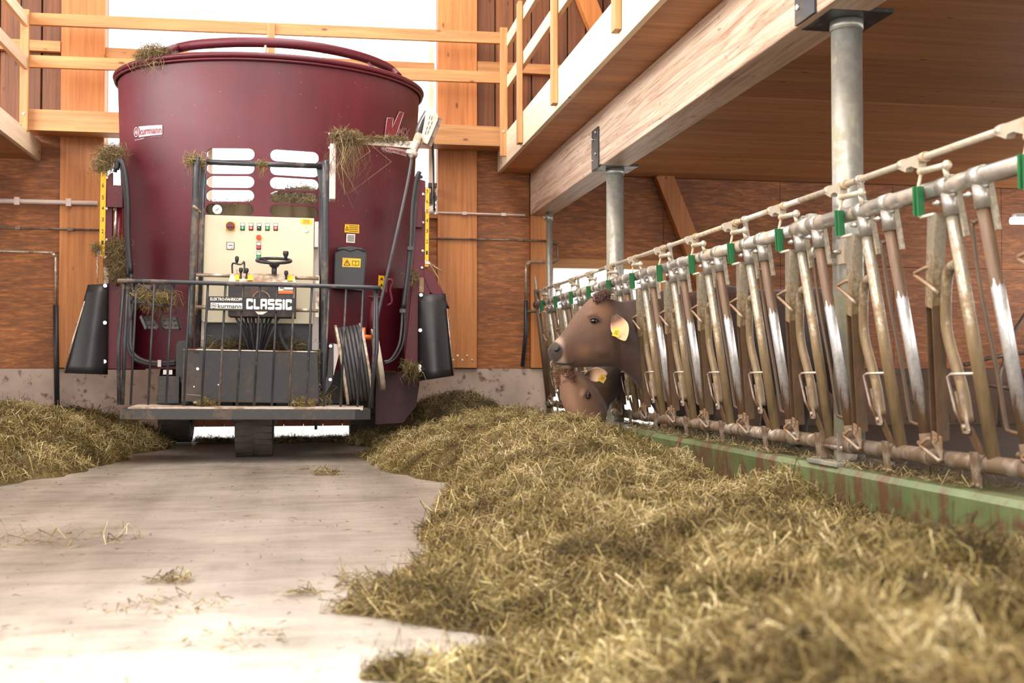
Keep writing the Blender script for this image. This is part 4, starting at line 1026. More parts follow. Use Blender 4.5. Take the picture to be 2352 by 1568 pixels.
# red stop cock lever on the tub
vlv = wp('shut_off_lever', MB().tube(bez([P(887, 699, Y=9.72), P(897, 690, Y=9.71), P(893, 662, Y=9.7), P(899, 646, Y=9.69), P(893, 639, Y=9.69), P(885, 645, Y=9.69), P(884, 672, Y=9.7)], 5), 0.011, 8), 'red')
mk('valve_body', MB().cyl(P(857, 690, Y=9.7), P(853, 770, Y=9.72), 0.04, 14, 0.055).cyl(P(842, 679, Y=9.68), P(877, 681, Y=9.68), 0.012, 10), 'red', vlv)
# perforated pedals on the left
def pedal(c4, name):
    pts = [P(a, b, Y=yy) for a, b, yy in c4]
    n_ = (pts[1]-pts[0]).cross(pts[3]-pts[0]).normalized()*0.01
    o = wp('step_tread', MB().prism(pts, n_), 'steel_box', None, 0.002)
    q = MB()
    for i in range(3): 
        for j in range(2):
            u, v = 0.2+0.3*i, 0.3+0.4*j
            c = pts[0]*(1-u)*(1-v)+pts[1]*u*(1-v)+pts[2]*u*v+pts[3]*(1-u)*v
            q.beam(c-n_*0.4-(pts[1]-pts[0])*0.09, c-n_*0.4+(pts[1]-pts[0])*0.09, 0.012, 0.004)
    mk('grip_slots', q, 'ink', o)
    q = MB(); 
    for a_, b_ in ((0, 3), (1, 2)): q.beam(pts[a_], pts[b_], 0.014, 0.03)
    mk('tread_sides', q, 'steel', o)
pedal(((317, 656, 9.7), (348, 655, 9.7), (332, 698, 9.45), (298, 696, 9.45)), 0); pedal(((360, 655, 9.7), (396, 655, 9.7), (374, 704, 9.45), (338, 702, 9.45)), 0)
pedal(((321, 728, 9.55), (344, 728, 9.55), (360, 757, 9.5), (334, 757, 9.5)), 0); pedal(((367, 729, 9.55), (403, 729, 9.55), (411, 757, 9.5), (372, 757, 9.5)), 0)
wp('step_gusset', MB().prism([P(a, b, Y=9.6) for a, b in ((352, 704), (408, 700), (400, 722), (360, 724))], (0, 0.03, 0)), 'red')
# --- cable arm on the right
YA = 9.25
wp('arm_mount', MB().box(P(753, 0, Y=YA).x, P(767, 0, Y=YA).x, YA, YA+0.16, P(0, 436, Y=YA).z, P(0, 301, Y=YA).z), 'pale', None, 0.006)
q = MB()
for b in (306, 338): q.cyl(P(752, b, Y=YA+0.03), P(748, b, Y=YA+0.03), 0.012, 10)
wp('arm_bolts', q, 'chrome')
arm = wp('cable_arm', MB().beam(P(760, 322, Y=YA+0.05), P(912, 325, Y=YA+0.05), 0.05, 0.05), 'grey_arm', None, 0.004)
mk('arm_tongue', MB().prism([P(a, b, Y=YA+0.02) for a, b in ((822, 316), (946, 321), (946, 337), (822, 329))], (0, 0.02, 0)), 'grey_arm', arm)
q = MB()
for i in range(5): q.cyl(P(837+i*15.3, 322.3+i*0.5, Y=YA+0.021), P(837+i*15.3, 322.3+i*0.5, Y=YA+0.017), 0.0065, 10)
mk('pin_holes', q, 'ink', arm)
q = MB()
for a in (914, 929): q.cyl(P(a, 325, Y=YA+0.02), P(a, 325, Y=YA), 0.015, 6)
mk('nuts', q, 'grey_arm', arm)
hd = wp('cable_head', MB().cyl(P(940, 352, Y=YA+0.05), P(958, 304, Y=YA+0.05), 0.036, 16), 'grey_arm')
mk('head_bell', MB().tube([P(934, 346, Y=YA+0.05), P(943, 350, Y=YA+0.05), P(947, 353, Y=YA+0.05)], [0.02, 0.05, 0.03], 14).cyl(P(941, 345, Y=YA+0.05), P(938, 354, Y=YA+0.05), 0.052, 18), 'grey_arm', hd)
mk('pulley_cheek', MB().prism([P(a, b, Y=YA+0.0) for a, b in ((972, 252), (992, 250), (1000, 262), (999, 272), (976, 328), (968, 324), (962, 312))], (0, 0.02, 0)), 'grey_arm', hd, 0.003)
mk('pulley_cover', MB().prism([P(a, b, Y=YA+0.02) for a, b in ((974, 244), (990, 248), (996, 258), (980, 256), (972, 252))], (0, 0.1, 0)), 'grey_arm', hd, 0.004)
mk('pulley_edge', MB().beam(P(999, 266, Y=YA+0.03), P(974, 330, Y=YA+0.03), 0.02, 0.08), 'pipe', hd)
mk('cable_sheave', MB().tube(bez([P(954, 303, Y=YA+0.05), P(962, 278, Y=YA+0.05), P(975, 254, Y=YA+0.05)], 5), 0.028, 12), 'cable', hd)
mk('sheave_rod', MB().tube([P(952, 300, Y=YA+0.01), P(960, 276, Y=YA+0.01), P(973, 253, Y=YA+0.01)], 0.005, 6), 'chrome', hd)
q = MB()
for a, b in ((981, 266), (986, 268), (979, 279), (986, 279), (975, 291), (982, 289), (972, 301), (978, 300)): q.beam(P(a, b-4, Y=YA-0.001), P(a-2.2, b+4, Y=YA-0.001), 0.008, 0.004)
mk('cheek_slots', q, 'ink', hd)
tube_part('supply_cable', bez([P(941, 352, Y=YA+0.05), P(930, 420, Y=YA+0.05), P(905, 540, Y=YA+0.05), P(872, 690, Y=YA+0.1), P(862, 740, Y=YA+0.1)], 6), 0.0135, 'cable', n=10)
tube_part('guide_rope', bez([P(986, 300, Y=YA+0.04), P(989, 360, Y=9.8), P(991, 430, Y=11.6), P(993, 480, Y=11.9)], 6), 0.012, 'cable', n=8)
tube_part('tension_wire', bez([P(927, 352, Y=YA+0.1), P(938, 372, Y=9.5), P(946, 395, Y=9.8)], 4), 0.004, 'cable', n=6)
# ------------------------------------------------------------------ self-locking feed fence
def FPt(y, z, dn=0.0):
    """point of the leaning fence plane; dn = towards the aisle"""
    return Vector((2.5-0.1118*(z-0.327)-dn*0.994, y, z-dn*0.111))
NF = Vector((-0.994, 0, -0.111))
Y0 = 3.90
def fence(label, y0, y1, ks, cut=None):
    t = thing('feed_fence', FPt((y0+y1)/2, 0.25), label, 'feed fence', None)
    tr = mk('top_rail', MB().cyl(FPt(y0, 1.40), FPt(y1, 1.40), 0.034, 20), 'galv', t)
    mk('bottom_rail', MB().cyl(FPt(y0, 0.345), FPt(y1, 0.345), 0.034, 20), 'rail_low', t)
    mk('locking_rail', MB().cyl(FPt(y0, 1.535), FPt(y1, 1.535), 0.0145, 14), 'actuator', t)
    for k in ks:
        place(t, k)
    return t
protos = {}
def part(t, name, k, builder, mat, parent=None, key=None, label=None):
    """one piece of a feeding place; the mesh is shared between the places"""
    key = key or name
    if key not in protos:
        mb = builder()
        me = bpy.data.meshes.new(name); me.from_pydata(mb.v, [], mb.f); me.polygons.foreach_set('use_smooth', mb.sm)
        me.materials.append(M[mat]); bm = bmesh.new(); bm.from_mesh(me); bmesh.ops.recalc_face_normals(bm, faces=bm.faces); bm.to_mesh(me); bm.free()
        protos[key] = me
    o = bpy.data.objects.new(name, protos[key]); link(o, parent or t)
    o.location = Vector((0, k*0.672, 0))-t.location if parent is None else (0, 0, 0)
    if label: o['label'] = label
    return o
def b_bar(ya, yb, r):
    return lambda: MB().cyl(FPt(ya, 1.375), FPt(yb, 0.37), r, 16)
def b_socket(ya, yc):
    def f():
        q = MB().cyl(FPt(ya-0.034, 1.40), FPt(ya+0.034, 1.40), 0.0395, 20)
        q.cyl(FPt(ya, 1.385), FPt(yc, 1.285), 0.0305, 16)
        q.ball(FPt(ya+0.03, 1.342, 0.03), 0.012, 8, 6); q.cyl(FPt(ya+0.03, 1.342, 0.03), FPt(ya+0.052, 1.342, 0.035), 0.008, 8)
        return q
    return f
def place(t, k):
    A = part(t, 'fixed_bar', k, b_bar(3.944, 3.842, 0.0245), 'bar', key='barA')
    B = part(t, 'fixed_bar', k, b_bar(3.744, 3.622, 0.0245), 'bar_rubbed', key='barB')
    part(t, 'rail_socket', k, b_socket(3.944, 3.934), 'galv', A, key='sockA')
    part(t, 'rail_socket', k, b_socket(3.735, 3.732), 'galv', B, key='sockB')
    part(t, 'strap', k, lambda: MB().beam(FPt(3.908, 1.37, -0.02), FPt(3.887, 1.2, -0.02), 0.014, 0.02, NF), 'bar', A, key='strapA')
    part(t, 'strap', k, lambda: MB().beam(FPt(3.704, 1.37, -0.02), FPt(3.688, 1.2, -0.02), 0.014, 0.02, NF), 'bar', B, key='strapB')
    # swing bar with its channel, number plate and hooks
    def swing():
        q = MB().beam(FPt(4.005, 1.302, 0.02), FPt(4.096, 0.95, 0.02), 0.052, 0.05, NF)
        return q
    sw_ = part(t, 'swing_bar', k, swing, 'bar')
    def channel():
        q = MB()
        for dy in (-0.022, 0.024): q.beam(FPt(4.093+dy, 0.96, 0.02), FPt(4.16+dy, 0.42, 0.02), 0.007, 0.05, NF)
        q.beam(FPt(4.094, 0.955, 0.0), FPt(4.15, 0.50, 0.0), 0.046, 0.008, NF); return q
    part(t, 'channel', k, channel, 'bar_dark', sw_)
    def plate():
        q = MB().prism([FPt(4.181, 0.462, 0.036), FPt(4.118, 0.438, 0.036), FPt(4.132, 0.352, 0.036), FPt(4.192, 0.420, 0.036)], NF*0.008)
        pts = [(4.163, 0.437), (4.146, 0.432), (4.148, 0.415), (4.162, 0.418), (4.164, 0.405), (4.150, 0.397)]
        q.tube([FPt(y, z, 0.046) for y, z in pts], 0.0028, 5); return q
    part(t, 'number_plate', k, plate, 'rod', sw_)
    part(t, 'toe_hook', k, lambda: MB().tube([FPt(4.19, 0.43, 0.045), FPt(4.206, 0.427, 0.05), FPt(4.260, 0.404, 0.055), FPt(4.255, 0.396, 0.055), FPt(4.135, 0.345, 0.05), FPt(4.128, 0.352, 0.045)], 0.0075, 8), 'rod', sw_)
    part(t, 'catch_hook', k, lambda: MB().tube([FPt(4.068, 1.107, 0.035), FPt(4.08, 1.105, 0.05), FPt(4.145, 1.09, 0.06), FPt(4.146, 1.082, 0.06), FPt(4.02, 1.018, 0.06), FPt(4.008, 1.0, 0.05)], 0.0075, 8), 'rod', sw_)
    # bent throat tube
    bt = part(t, 'throat_tube', k, lambda: MB().tube(bez([FPt(3.935, 1.102, 0.0), FPt(3.985, 1.092, -0.0), FPt(4.022, 1.045, 0.0), FPt(4.055, 0.92, 0.0), FPt(4.058, 0.83, 0.0), FPt(4.025, 0.72, 0.0), FPt(3.985, 0.61, 0.005), FPt(3.968, 0.50, 0.01)], 5), 0.0215, 14), 'bar')
    def slot():
        q = MB()
        for dy in (-0.016, 0.016): q.beam(FPt(3.988+dy, 0.62, 0.024), FPt(3.965+dy, 0.47, 0.024), 0.008, 0.012, NF)
        q.ball(FPt(3.967, 0.485, 0.028), 0.011, 8, 6); q.beam(FPt(3.982, 0.466, 0.024), FPt(3.948, 0.466, 0.024), 0.012, 0.012, NF); return q
    part(t, 'end_slot', k, slot, 'rod', bt)
    part(t, 'retainer_rod', k, lambda: MB().tube([FPt(3.875, 0.688, 0.02), FPt(3.99, 0.688, 0.045), FPt(4.008, 0.68, 0.05), FPt(3.99, 0.55, 0.045), FPt(3.985, 0.50, 0.03)], 0.006, 8), 'rod', A)
    part(t, 'strut', k, lambda: MB().beam(FPt(3.965, 0.475, 0.01), FPt(3.895, 0.37, 0.01), 0.04, 0.008, NF), 'bar_dark', A)
    part(t, 'guard_rod', k, lambda: MB().tube(bez([FPt(3.73, 1.246), FPt(3.795, 1.243), FPt(3.812, 1.225), FPt(3.806, 1.0), FPt(3.762, 0.70), FPt(3.745, 0.505), FPt(3.725, 0.478), FPt(3.655, 0.471)], 4), 0.0085, 8), 'bar_dark', B)
    # clamps on the lower rail
    def clamp():
        q = MB(); c = FPt(3.90, 0.345)
        q.cyl(FPt(3.875, 0.345), FPt(3.925, 0.345), 0.04, 18)
        q.beam(FPt(3.90, 0.395, 0.042), FPt(3.90, 0.262, 0.042), 0.052, 0.008, NF)
        for dy in (-0.014, 0.016): q.ball(FPt(3.90+dy, 0.272, 0.05), 0.009, 8, 6)
        return q
    part(t, 'rail_clamp', k, clamp, 'rail_low', A)
    part(t, 'rail_collar', k, lambda: MB().cyl(FPt(3.59, 0.345), FPt(3.65, 0.345), 0.0395, 18).cyl(FPt(3.62, 0.36), FPt(3.628, 0.44), 0.029, 14).ball(FPt(3.655, 0.40, 0.02), 0.011, 8, 6), 'rail_low', B)
    # release arm with its green grip
    ra_ = part(t, 'release_arm', k, lambda: MB().cyl(FPt(4.066, 1.478, 0.03), FPt(3.885, 1.472, 0.03), 0.0125, 10).ball(FPt(4.066, 1.478, 0.03), 0.017, 10, 6).ball(FPt(3.885, 1.472, 0.03), 0.019, 10, 6).cyl(FPt(3.90, 1.472, 0.03), FPt(3.905, 1.41, 0.02), 0.011, 8), 'actuator')
    part(t, 'pull_rod', k, lambda: MB().tube([FPt(4.063, 1.478, 0.03), FPt(4.064, 1.42, 0.05), FPt(4.083, 1.308, 0.05), FPt(4.07, 1.302, 0.05), FPt(3.985, 1.302, 0.04)], 0.007, 8), 'actuator', ra_)
    part(t, 'green_grip', k, lambda: MB().beam(FPt(4.0785, 1.425, 0.055), FPt(4.094, 1.312, 0.055), 0.013, 0.02, NF).beam(FPt(4.0505, 1.42, 0.055), FPt(4.067, 1.307, 0.055), 0.013, 0.02, NF).beam(FPt(4.064, 1.42, 0.04), FPt(4.08, 1.31, 0.04), 0.03, 0.008, NF), 'green', ra_, label='green plastic grip')
    def cam_():
        c = 4.16; q = MB()
        q.cyl(FPt(c-0.095, 1.535), FPt(c-0.065, 1.535), 0.021, 14).cyl(FPt(c+0.07, 1.535), FPt(c+0.10, 1.535), 0.021, 14)
        q.prism([FPt(c-0.07, 1.55, 0.017), FPt(c+0.1, 1.55, 0.017), FPt(c+0.1, 1.522, 0.017), FPt(c+0.045, 1.498, 0.017), FPt(c+0.035, 1.512, 0.017), FPt(c-0.0, 1.514, 0.017), FPt(c-0.055, 1.494, 0.017)], -NF*0.034)
        return q
    part(t, 'cam_bracket', k, cam_, 'actuator')
    if k % 2:
        part(t, 'rail_support', k, lambda: MB().beam(FPt(3.945, 1.535), FPt(3.93, 1.42), 0.04, 0.012, NF).cyl(FPt(3.93, 1.535), FPt(3.96, 1.535), 0.0205, 14), 'galv')
f1 = fence('feed fence section nearest the camera, right of the thick column', 2.3, 5.22, (-1, 0, 1))
f2_ = fence('middle feed fence section, with the dark brown cow reaching through', 5.235, 9.17, (2, 3, 4, 5, 6, 7))
f3_ = fence('far feed fence section ending at the end wall', 9.185, 11.93, (8, 9, 10, 11))
# the nearest section ends against the column, joint clamp on the top rail and stub on the column
jn = mk('joint_clamp', MB().cyl(FPt(5.13, 1.40), FPt(5.28, 1.40), 0.043, 20).box(2.36, 2.4, 5.12, 5.16, 1.41, 1.455).box(2.36, 2.4, 5.2, 5.24, 1.41, 1.455), 'galv', f1)
cc = Vector((2.56, 5.12, 1.27))
mk('column_clamp', MB().cyl((2.47, 5.33, 1.285), (2.43, 5.16, 1.28), 0.033, 14).cyl((2.43, 5.33, 1.285), (2.40, 5.24, 1.39), 0.02, 10).box(2.46, 2.475, 4.96, 5.04, 1.2, 1.32).box(2.46, 2.475, 5.19, 5.25, 1.2, 1.32).cyl((2.45, 4.99, 1.26), (2.45, 5.23, 1.27), 0.009, 8), 'galv', f1)
mk('rail_flange', MB().box(2.45, 2.55, 5.02, 5.03, 0.27, 0.40).box(2.45, 2.55, 5.2, 5.21, 0.27, 0.40).cyl((2.47, 5.0, 0.33), (2.47, 5.23, 0.33), 0.01, 8), 'rail_low', f1)
mk('end_post', MB().cyl(FPt(11.9, 1.56), FPt(11.9, 0.26), 0.03, 14), 'bar_dark', f3_)
mk('end_cap', MB().cyl(FPt(11.93, 1.40), FPt(11.97, 1.40), 0.042, 14), 'ink', f3_)
mk('end_flat', MB().beam(FPt(11.92, 1.7), FPt(11.88, 1.3), 0.05, 0.012, NF), 'galv', f3_)
mk('column_clamp', MB().cyl((2.46, 9.42, 1.3), (2.44, 9.2, 1.3), 0.033, 14).cyl((2.42, 9.36, 1.3), (2.40, 9.3, 1.40), 0.02, 10), 'galv', f3_)
# dull rails at the back of the pen, right edge
pr = thing('pen_rail', (8, 11.6, 0.8), 'dark bent pen rail at the right edge behind the near fence', 'rail')
mk('rail', MB().tube(bez([P(2215, 838, Y=10.5), P(2260, 825, Y=10.5), P(2300, 817, Y=10.5), P(2420, 800, Y=10.5)], 4), 0.022, 10), 'pipe', pr)
mk('rail', MB().tube([P(2240, 878, Y=10.5), P(2330, 894, Y=10.5), P(2420, 900, Y=10.5)], 0.022, 10), 'pipe', pr)
mk('post', MB().tube([P(2395, 660, Y=10.5), P(2330, 760, Y=10.5), P(2300, 850, Y=10.5), P(2296, 980, Y=10.5)], 0.02, 10), 'pipe', pr)
# ------------------------------------------------------------------ cows
YC1 = 8.27
def ring(c, ax_u, ax_v, a, b, sq=0.0, n=20, squash=0.0):
    """cross-section around c; a along ax_u (half width), b along ax_v (half height); narrower towards the top by squash"""
    out = []
    for i in range(n):
        t = 2*math.pi*i/n; cu, sv = math.cos(t), math.sin(t)
        p = 2.0+sq; cu = math.copysign(abs(cu)**(2/p), cu); sv = math.copysign(abs(sv)**(2/p), sv)
        out.append(c+ax_u*(a*cu*(1-squash*max(0, sv)))+ax_v*(b*sv))
    return out
LAT = Vector((0, 1, 0))
prof = [((1256, 801), (1262, 824), .050, .6, 0), ((1261, 792.5), (1268, 838), .074, .6, 0), ((1272, 783), (1287, 846), .082, .5, 0), ((1285, 769.5), (1305, 846), .080, .4, .05),
        ((1301, 748), (1326, 844), .082, .4, .1), ((1317.5, 723.5), (1347, 843), .094, .5, .12), ((1333, 706.5), (1367, 842.5), .112, .5, .1), ((1346, 693), (1388, 842.5), .124, .4, .1),
        ((1362, 678), (1405, 843), .122, .3, .25), ((1385, 675), (1420, 846), .112, .2, .35), ((1408, 691), (1434, 853), .115, .1, .2)]
H0 = P(1395, 745, Y=YC1)          # poll reference of the level head
def head_local():
    r = []
    for tpx, bpx, w, sq, sqz in prof:
        a, b = P(*tpx, Y=YC1)-H0, P(*bpx, Y=YC1)-H0
        d = (a-b); r.append(ring((a+b)/2, LAT, d.normalized(), w, d.length/2, sq, 20, sqz))
    return r
def pl(px, py, dy=0.0): return P(px, py, Y=YC1+dy)-H0      # level-head local point, dy sideways (minus = towards the camera)
HL = head_local()
def head_solid(mb, T):
    mb.loft([[T @ v for v in r] for r in HL])
    for sd in (-1, 1):
        # brow ridges, cheek muscle, jaw angle
        mb.xfball = None
        for c, r_ in ((pl(1357, 724, sd*.092), (.045, .022, .022)), (pl(1380, 800, sd*.085), (.085, .035, .07)), (pl(1345, 806, sd*.07), (.07, .02, .035)), (pl(1276, 812, sd*.055), (.03, .024, .035))):
            b_ = MB().ball((0, 0, 0), r_); mb.add([T @ (v+c) for v in b_.v], b_.f, True)
    for c, r_ in ((pl(1379, 684), (.06, .06, .034)), (pl(1292, 843), (.045, .05, .016)), (pl(1300, 836), (.05, .06, .02))):
        b_ = MB().ball((0, 0, 0), r_); mb.add([T @ (v+c) for v in b_.v], b_.f, True)
def ear_mesh(root, tip, face, width):
    """a leaf-shaped cupped ear: rows from root to tip"""
    root, tip, face = Vector(root), Vector(tip), Vector(face).normalized()
    ax_ = (tip-root); sd = ax_.cross(face).normalized(); mb = MB(); vs = []; n, k = 10, 8
    for i in range(n+1):
        t = i/n; w = width*(math.sin(math.pi*min(1, t*0.93+0.06))**0.75)*(0.75+0.5*t if t < .5 else 1.0)
        for j in range(k+1):
            s = -1+2*j/k
            cup = face*(-0.022*(1-s*s)*math.sin(math.pi*min(1, t+.12))+0.012*t)
            vs.append(root+ax_*t+sd*(w*s)+cup)
    mb.add(vs, [(i*(k+1)+j, i*(k+1)+j+1, (i+1)*(k+1)+j+1, (i+1)*(k+1)+j) for i in range(n) for j in range(k)], True)
    return mb
def smooth_body(name, mb, parent, paint, voxel=0.013, iters=4):
    me = bpy.data.meshes.new(name); me.from_pydata([v for v in mb.v], [], mb.f)
    bm = bmesh.new(); bm.from_mesh(me); bmesh.ops.recalc_face_normals(bm, faces=bm.faces); bm.to_mesh(me); bm.free()
    tmp = bpy.data.objects.new('tmp', me); COL.objects.link(tmp)
    rm = tmp.modifiers.new('r', 'REMESH'); rm.mode = 'VOXEL'; rm.voxel_size = voxel; rm.use_smooth_shade = True
    s_ = tmp.modifiers.new('s', 'SMOOTH'); s_.factor = 0.5; s_.iterations = iters
    dg = bpy.context.evaluated_depsgraph_get(); dg.update()
    out = bpy.data.meshes.new_from_object(tmp.evaluated_get(dg)); out.name = name
    bpy.data.objects.remove(tmp); bpy.data.meshes.remove(me)
    n = len(out.vertices); co = np.empty(n*3, np.float32); out.vertices.foreach_get('co', co); co = co.reshape(n, 3)
    at = out.color_attributes.new('Col', 'FLOAT_COLOR', 'POINT'); c = np.ones((n, 4), np.float32); c[:, :3] = paint(co)
    at.data.foreach_set('color', c.ravel())
    og = origin_of(parent); out.vertices.foreach_set('co', (co-np.array(og, np.float32)).ravel()); out.materials.clear(); out.materials.append(M['fur'])
    out.polygons.foreach_set('use_smooth', [True]*len(out.polygons)); out.update()
    o = bpy.data.objects.new(name, out); link(o, parent); return o
def fur_object(name, mb, parent, color, sub=1):
    o = mk(name, mb, 'fur', parent)
    at = o.data.color_attributes.new('Col', 'FLOAT_COLOR', 'POINT'); n = len(o.data.vertices)
    c = np.ones((n, 4), np.float32)
    c[:, :3] = color if not callable(color) else color(n)
    at.data.foreach_set('color', c.ravel())
    so = o.modifiers.new('t', 'SOLIDIFY'); so.thickness = 0.008
    if sub: s_ = o.modifiers.new('s', 'SUBSURF'); s_.levels = 1; s_.render_levels = 1
    return o
C_ = lambda r, g, b: np.array(lin((r, g, b))[:3])
BR_D, BR_M, BR_L, TAN, WHT, NOSE = C_(56, 41, 34), C_(94, 68, 53), C_(118, 87, 68), C_(150, 108, 72), C_(184, 162, 144), C_(60, 48, 40)
def sstep(x, a, b):
    t = np.clip((x-a)/(b-a), 0, 1); return t*t*(3-2*t)
def head_paint(co, Ti, dark, light):
    """coat colours of a Brown Swiss type head in its own frame"""
    l = np.array([list(r) for r in Ti])[:3, :3]@co.T + np.array([[r[3]] for r in list(Ti)[:3]]); l = l.T
    m0 = np.array(pl(1256, 812)); p0 = np.array(pl(1395, 745)); ax_ = p0-m0; L = np.linalg.norm(ax_); t = (l-m0)@(ax_/L)/L
    c = np.repeat(dark[None], len(co), 0)
    side = sstep(np.abs(l[:, 1]), 0.02, 0.10)
    z = l[:, 2]
    c = c+(light-dark)*(0.75*(1-sstep(t, 0.95, 1.25)))[:, None]*(0.55+0.45*sstep(z, -0.25, 0.15))[:, None]
    e = np.array(pl(1372, 712)); d = np.linalg.norm((l-e)*np.array([1, .5, 1]), axis=1); c = c+(TAN-c)*(0.4*(1-sstep(d, .03, .12)))[:, None]
    e = np.array(pl(1330, 806)); d = np.linalg.norm((l-e)*np.array([1, .4, 1.2]), axis=1); c = c+(TAN-c)*(0.35*(1-sstep(d, .02, .10)))[:, None]
    w = (1-sstep(t+0.10*sstep(-z, 0.1, 0.25), 0.20, 0.29)); c = c+(WHT-c)*(0.68*w)[:, None]
    e = np.array(pl(1294, 846)); d = np.linalg.norm((l-e)*np.array([1, .5, 1.4]), axis=1); c = c+(C_(206, 176, 148)-c)*(0.8*(1-sstep(d, .028, .05)))[:, None]
    e = np.array(pl(1262, 809)); d = np.linalg.norm((l-e)*np.array([1, .55, 1.0]), axis=1); nz_ = 1-sstep(d, .075, .09); c = c+(NOSE-c)*nz_[:, None]
    e = np.array(pl(1360, 737)); d = np.linalg.norm((l-e)*np.array([1, .0, 1.3]), axis=1); c = c*(1-0.55*(1-sstep(d, .02, .05)))[:, None]
    return c, t
def head_bits(cow, T, near=-1):
    for sd in (-1, 1):
        e = T @ pl(1359.5, 737, sd*0.105)
        rot = T.to_3x3()
        eb = MB().ball((0, 0, 0), (.031, .024, .021), 16, 10); eb.v = [e+rot @ v for v in eb.v]
        eo = mk('eye', eb, 'eye', cow)
        lid = MB().tube([e+rot @ Vector((.033*math.cos(t), sd*(.010+0.006*math.sin(t)), .019*math.sin(t)+.002-0.004*math.cos(t))) for t in np.linspace(0.05, math.pi-0.05, 10)], 0.0065, 6)
        lo = mk('eyelid', lid, 'fur', eo)
        at = lo.data.color_attributes.new('Col', 'FLOAT_COLOR', 'POINT'); at.data.foreach_set('color', np.tile([*C_(70, 48, 38), 1], len(lo.data.vertices)).astype(np.float32))
        nb_ = MB().ball((0, 0, 0), (.028, .013, .016), 12, 8); rr = Matrix.Rotation(math.radians(-28), 3, 'Y')
        nc = T @ pl(1274.5, 802.5, sd*0.070); nb_.v = [nc+rot @ (rr @ v) for v in nb_.v]
        mk('nostril', nb_, 'ink', cow)
def mouth(cow, T):
    rot = T.to_3x3(); q = MB(); 
    pts = [pl(1265, 832, -.045), pl(1275, 834, -.083), pl(1290, 836, -.086), pl(1306, 833.5, -.084), pl(1313, 829, -.082)]
    q.tube([T @ p for p in bez(pts, 4)], 0.006, 6); mk('mouth_line', q, 'ink', cow)
def capsule_chain(mb, pts, rs, n=16):
    mb.tube(bez(pts, 4), list(np.interp(np.linspace(0, len(rs)-1, (len(pts)-1)*4+1), range(len(rs)), rs)), n)
def body(mb, sh, rump, top, w, ground=0.06, legs=True):
    """trunk from the shoulder point to the rump, with hips and four jointed legs"""
    sh, rump = Vector(sh), Vector(rump); d = rump-sh; L = d.length; d.normalize(); sd = Vector((-d.y, d.x, 0)); up = Vector((0, 0, 1))
    secs = [(-.12, top-.12, .66, .17), (.0, top-.03, .58, .24), (.16, top, .52, .29), (.35, top-.02, .50, .33), (.55, top-.02, .50, .37), (.75, top+.01, .56, .34), (.9, top+.02, .64, .29), (1.0, top-.03, .74, .22), (1.04, top-.1, .85, .12)]
    mb.loft([ring(sh+d*(L*s)+up*((t_+b_)/2-sh.z), sd, up, wd*w/.37, (t_-b_)/2, .35, 20, .12) for s, t_, b_, wd in secs])
    for s, off in ((0.10, .17), (0.10, -.17)):
        b_ = sh+d*(L*s)+sd*off; b_.z = 0
        capsule_chain(mb, [b_+up*.95, b_+up*.72-d*.03, b_+up*.46, b_+up*.24, b_+up*(ground+.05), b_+up*ground-d*.03], [.15, .11, .068, .045, .05, .06], 12)
    for off in (.19, -.19):
        b_ = sh+d*(L*.9)+sd*off; b_.z = 0
        capsule_chain(mb, [b_+up*1.0, b_+up*.78-d*.12, b_+up*.55+d*.07, b_+up*.5+d*.08, b_+up*.25+d*.02, b_+up*(ground+.05), b_+up*ground-d*.03], [.22, .16, .085, .07, .046, .05, .06], 12)
    return d, sd
# --- the cow looking along the fence, head through the fence
cw = thing('cow', (3.0, YC1, 0.06), 'dark brown cow holding its head level through the fence', 'cow', None)
T1 = Matrix.Translation(H0) @ Matrix.Rotation(math.radians(6), 4, 'Z')
mb = MB(); head_solid(mb, T1)
nk = [((1405, 686), (1432, 853), .115), ((1428, 692), (1450, 868), .13), ((1452, 688), (1470, 893), .15), ((1483, 680), (1492, 922), .18), ((1520, 668), (1520, 965), .21), ((1560, 660), (1560, 985), .25)]
rings = []
for a, b, w in nk:
    a, b = P(*a, Y=YC1), P(*b, Y=YC1); d = a-b; rings.append(ring((a+b)/2, LAT, d.normalized(), w, d.length/2, .2, 20, .3))
mb.loft(rings)
body(mb, (2.95, YC1+0.02, 1.0), (4.2, 8.75, 1.0), 1.36, .33)
T1i = T1.inverted()
def paint1(co):
    c, t = head_paint(co, T1i, BR_D, BR_L)
    f = sstep(co[:, 0], 2.05, 2.5); tgt = BR_D+(BR_M-BR_D)*(0.35*sstep(co[:, 2], .9, 1.3))[:, None]
    c = c+(tgt-c)*f[:, None]
    e = np.array(P(1470, 870, Y=YC1-.15)); d = np.linalg.norm(co-e, axis=1); c = c+(BR_M-c)*(0.4*(1-sstep(d, .03, .16)))[:, None]
    return c
smooth_body('body', mb, cw, paint1, 0.012, 3)
head_bits(cw, T1); mouth(cw, T1)
def eartag(cow, c, n_, up_):
    c, n_, up_ = Vector(c), Vector(n_).normalized(), Vector(up_).normalized(); s = n_.cross(up_).normalized()
    pts = [c+s*a+up_*b for a, b in ((-.026, -.032), (.026, -.032), (.026, .014), (.008, .03), (-.008, .03), (-.026, .014))]
    o = mk('ear_tag', MB().prism(pts, n_*0.003), 'yellow', cow)
    q = MB()
    for i in range(3): q.beam(c+n_*.0035+s*(-.013)+up_*(.006-.01*i), c+n_*.0035+s*.013+up_*(.006-.01*i), 0.003, 0.002, n_)
    mk('tag_print', q, 'ink', o); mk('tag_button', MB().cyl(c+up_*.019, c+up_*.019+n_*.006, .006, 10), 'yellow', o)
